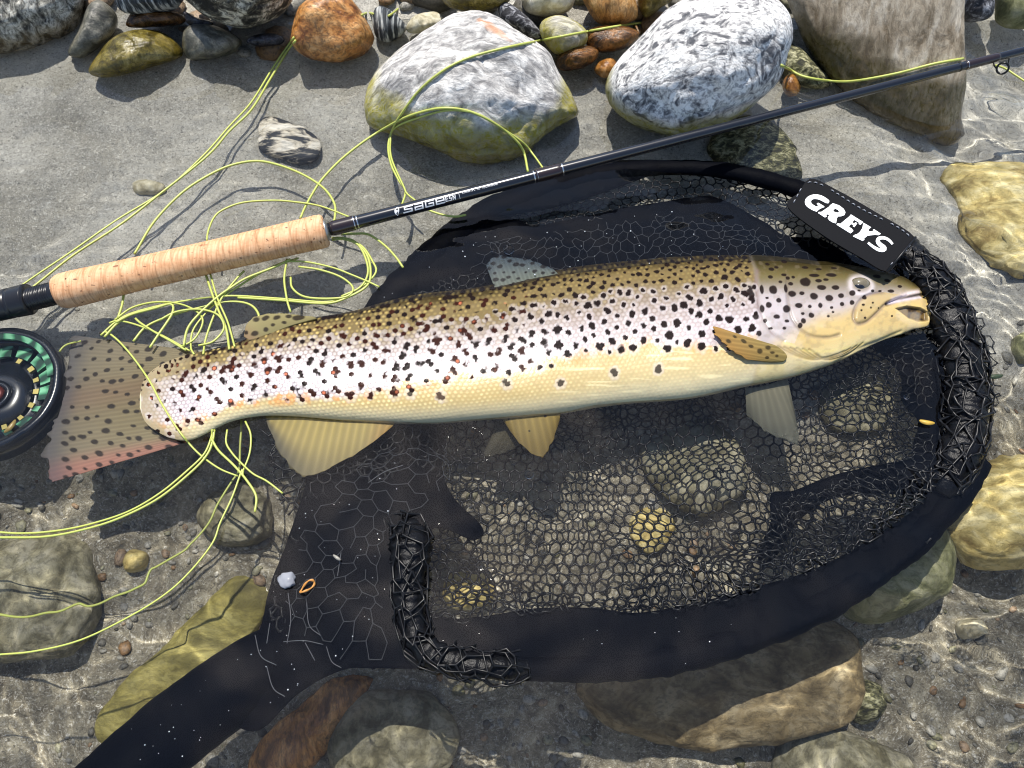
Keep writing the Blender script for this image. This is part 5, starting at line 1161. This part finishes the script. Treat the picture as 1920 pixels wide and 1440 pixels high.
# ------------------------------------------------------------------ small floating things
def husk():
    c = P(576., 1100., .002); k = px_m(576, 1100); th = np.linspace(0, 2 * np.pi, 30, endpoint=False); an = .75
    e = np.stack([15 * np.cos(th), 6.5 * np.sin(th) * (1 + .2 * np.cos(th))], -1); e = np.stack([e[:, 0] * math.cos(an) - e[:, 1] * math.sin(an), e[:, 0] * math.sin(an) + e[:, 1] * math.cos(an)], -1) * k
    p = np.column_stack([e, .0012 * np.sin(2 * th)]) + c; p = np.concatenate([p, p[:1]])
    v, f = tube_vf(p, np.full(31, 2.0 * k) * (1 + .3 * np.sin(np.arange(31))), 8, False)
    tag(mesh('seed_husk', v, f, plain('tan_husk', lin(190, 132, 66), .4, .5, .3, 700)), 'open tan seed husk floating over the yoke of the net', 'seed husk')
husk()
def foam():
    c = P(537., 1088., .001); v, f = ico(3); rngf = np.random.default_rng(2)
    p = v * [.0058, .0050, .0026] * (1 + .25 * fbm(v * 2.2, 77, 3))[:, None] + c
    t = NT('grey_white_flake'); t.P(Base_Color=lin(140, 142, 148), Roughness=.25)
    tag(mesh('quartz_flake', p, f, t.m), 'small grey white flake beside the tan seed husk on the net', 'flake')
foam()
t = NT('bubble_film'); t.P(Base_Color=(1, 1, 1), Roughness=0.0, IOR=1.12, Transmission_Weight=1.0); M_bub = t.m
for (x, y, r, lb) in ((992, 889, 9, 'largest clear bubble on the water below the pelvic fins'), (962, 868, 4.5, 'tiny clear bubble just left of the largest one'), (881, 947, 5, 'small clear bubble on the water above the yoke spar'), (954, 468, 10, 'clear round bubble on the water above the dorsal fin'), (925, 470, 4, 'tiny clear bubble left of the round one above the dorsal fin'), (1700, 744, 5, 'small clear bubble inside the right side of the net')):
    k = px_m(x, y); v, f = ico(3); tag(mesh('bubble', v * r * k * [1, 1, .75] + P(float(x), float(y), .0006), f, M_bub), lb, 'bubble', 'bubbles floating inside the net')
def beads():
    r = np.random.default_rng(77); v0, f0 = ico(1); V, F, m = [], [], 0
    zones = [[(500,1120),(600,900),(800,830),(720,1000),(700,1240),(500,1250)], [(150,1430),(480,1200),(600,1260),(400,1430)], [(800,1240),(1200,1160),(1700,1000),(1840,880),(1700,1040),(1300,1245),(1000,1265)], [(700,560),(900,420),(1300,390),(1500,460),(1300,500),(900,540)]]
    for z in zones:
        a = np.array(z, float)
        for _ in range(70):
            x, y = r.uniform(a[:, 0].min(), a[:, 0].max()), r.uniform(a[:, 1].min(), a[:, 1].max())
            if not inside(np.array(x), np.array(y), a): continue
            k = px_m(x, y) * r.uniform(.6, 1.9) * r.uniform(.6, 1.0)
            V.append(v0 * k * [1, 1, .8] + P(x, y, .0004)); F.append(f0 + m); m += len(v0)
    t = NT('air_bubble_foam'); t.P(Base_Color=lin(205, 210, 216), Roughness=.08)
    o = mesh('bubble_specks', np.concatenate(V), np.concatenate(F), t.m); o['kind'] = 'stuff'
beads()
rngl = np.random.default_rng(31)
def leaf(x, y, a, an, lb, colr, z=.002):
    k = px_m(x, y); n = 20; th = np.linspace(0, 2 * np.pi, n, endpoint=False); e = np.stack([a * np.cos(th), .34 * a * np.sin(th)], -1) * k
    e = np.stack([e[:, 0] * math.cos(an) - e[:, 1] * math.sin(an), e[:, 0] * math.sin(an) + e[:, 1] * math.cos(an)], -1); c = P(float(x), float(y), z)
    top = np.column_stack([e, .0006 + .0006 * np.cos(2 * th)]) + c; V = np.concatenate([[c + [0, 0, .0012]], top, [c], top - [0, 0, .0005]])
    i = np.arange(n); j = (i + 1) % n
    F = np.concatenate([np.stack([0 * i, 1 + i, 1 + j], -1), np.stack([0 * i + n + 1, n + 2 + j, n + 2 + i], -1), np.stack([1 + i, n + 2 + i, n + 2 + j], -1), np.stack([1 + i, n + 2 + j, 1 + j], -1)])
    tag(mesh('leaf_fragment', V, F, plain('leaf_' + str(x), lin(*colr), .4, .5, .25, 500)), lb, 'leaf')
leaf(1737, 792, 14, -.2, 'small yellow leaf fragment in the right side of the net', (196, 160, 70))
leaf(20, 800, 15, 1.1, 'olive brown leaf fragment lying on the green reel', (128, 108, 58), .001)
leaf(632, 1046, 9, -.6, 'tiny pale stick fragment near the middle of the yoke fabric', (150, 146, 136))
leaf(1866, 706, 14, .1, 'dark green leaf fragment caught at the right edge of the net', (50, 62, 40))

from mathutils import Matrix
seen = set()
for o in S.objects:
    if o.type == 'CAMERA': continue
    o.location = Vector(o.location) * K
    if o.type == 'MESH':
        if o.data.name not in seen: seen.add(o.data.name); o.data.transform(Matrix.Scale(K, 4))
        if o is not water: o.cycles.is_caustics_receiver = True
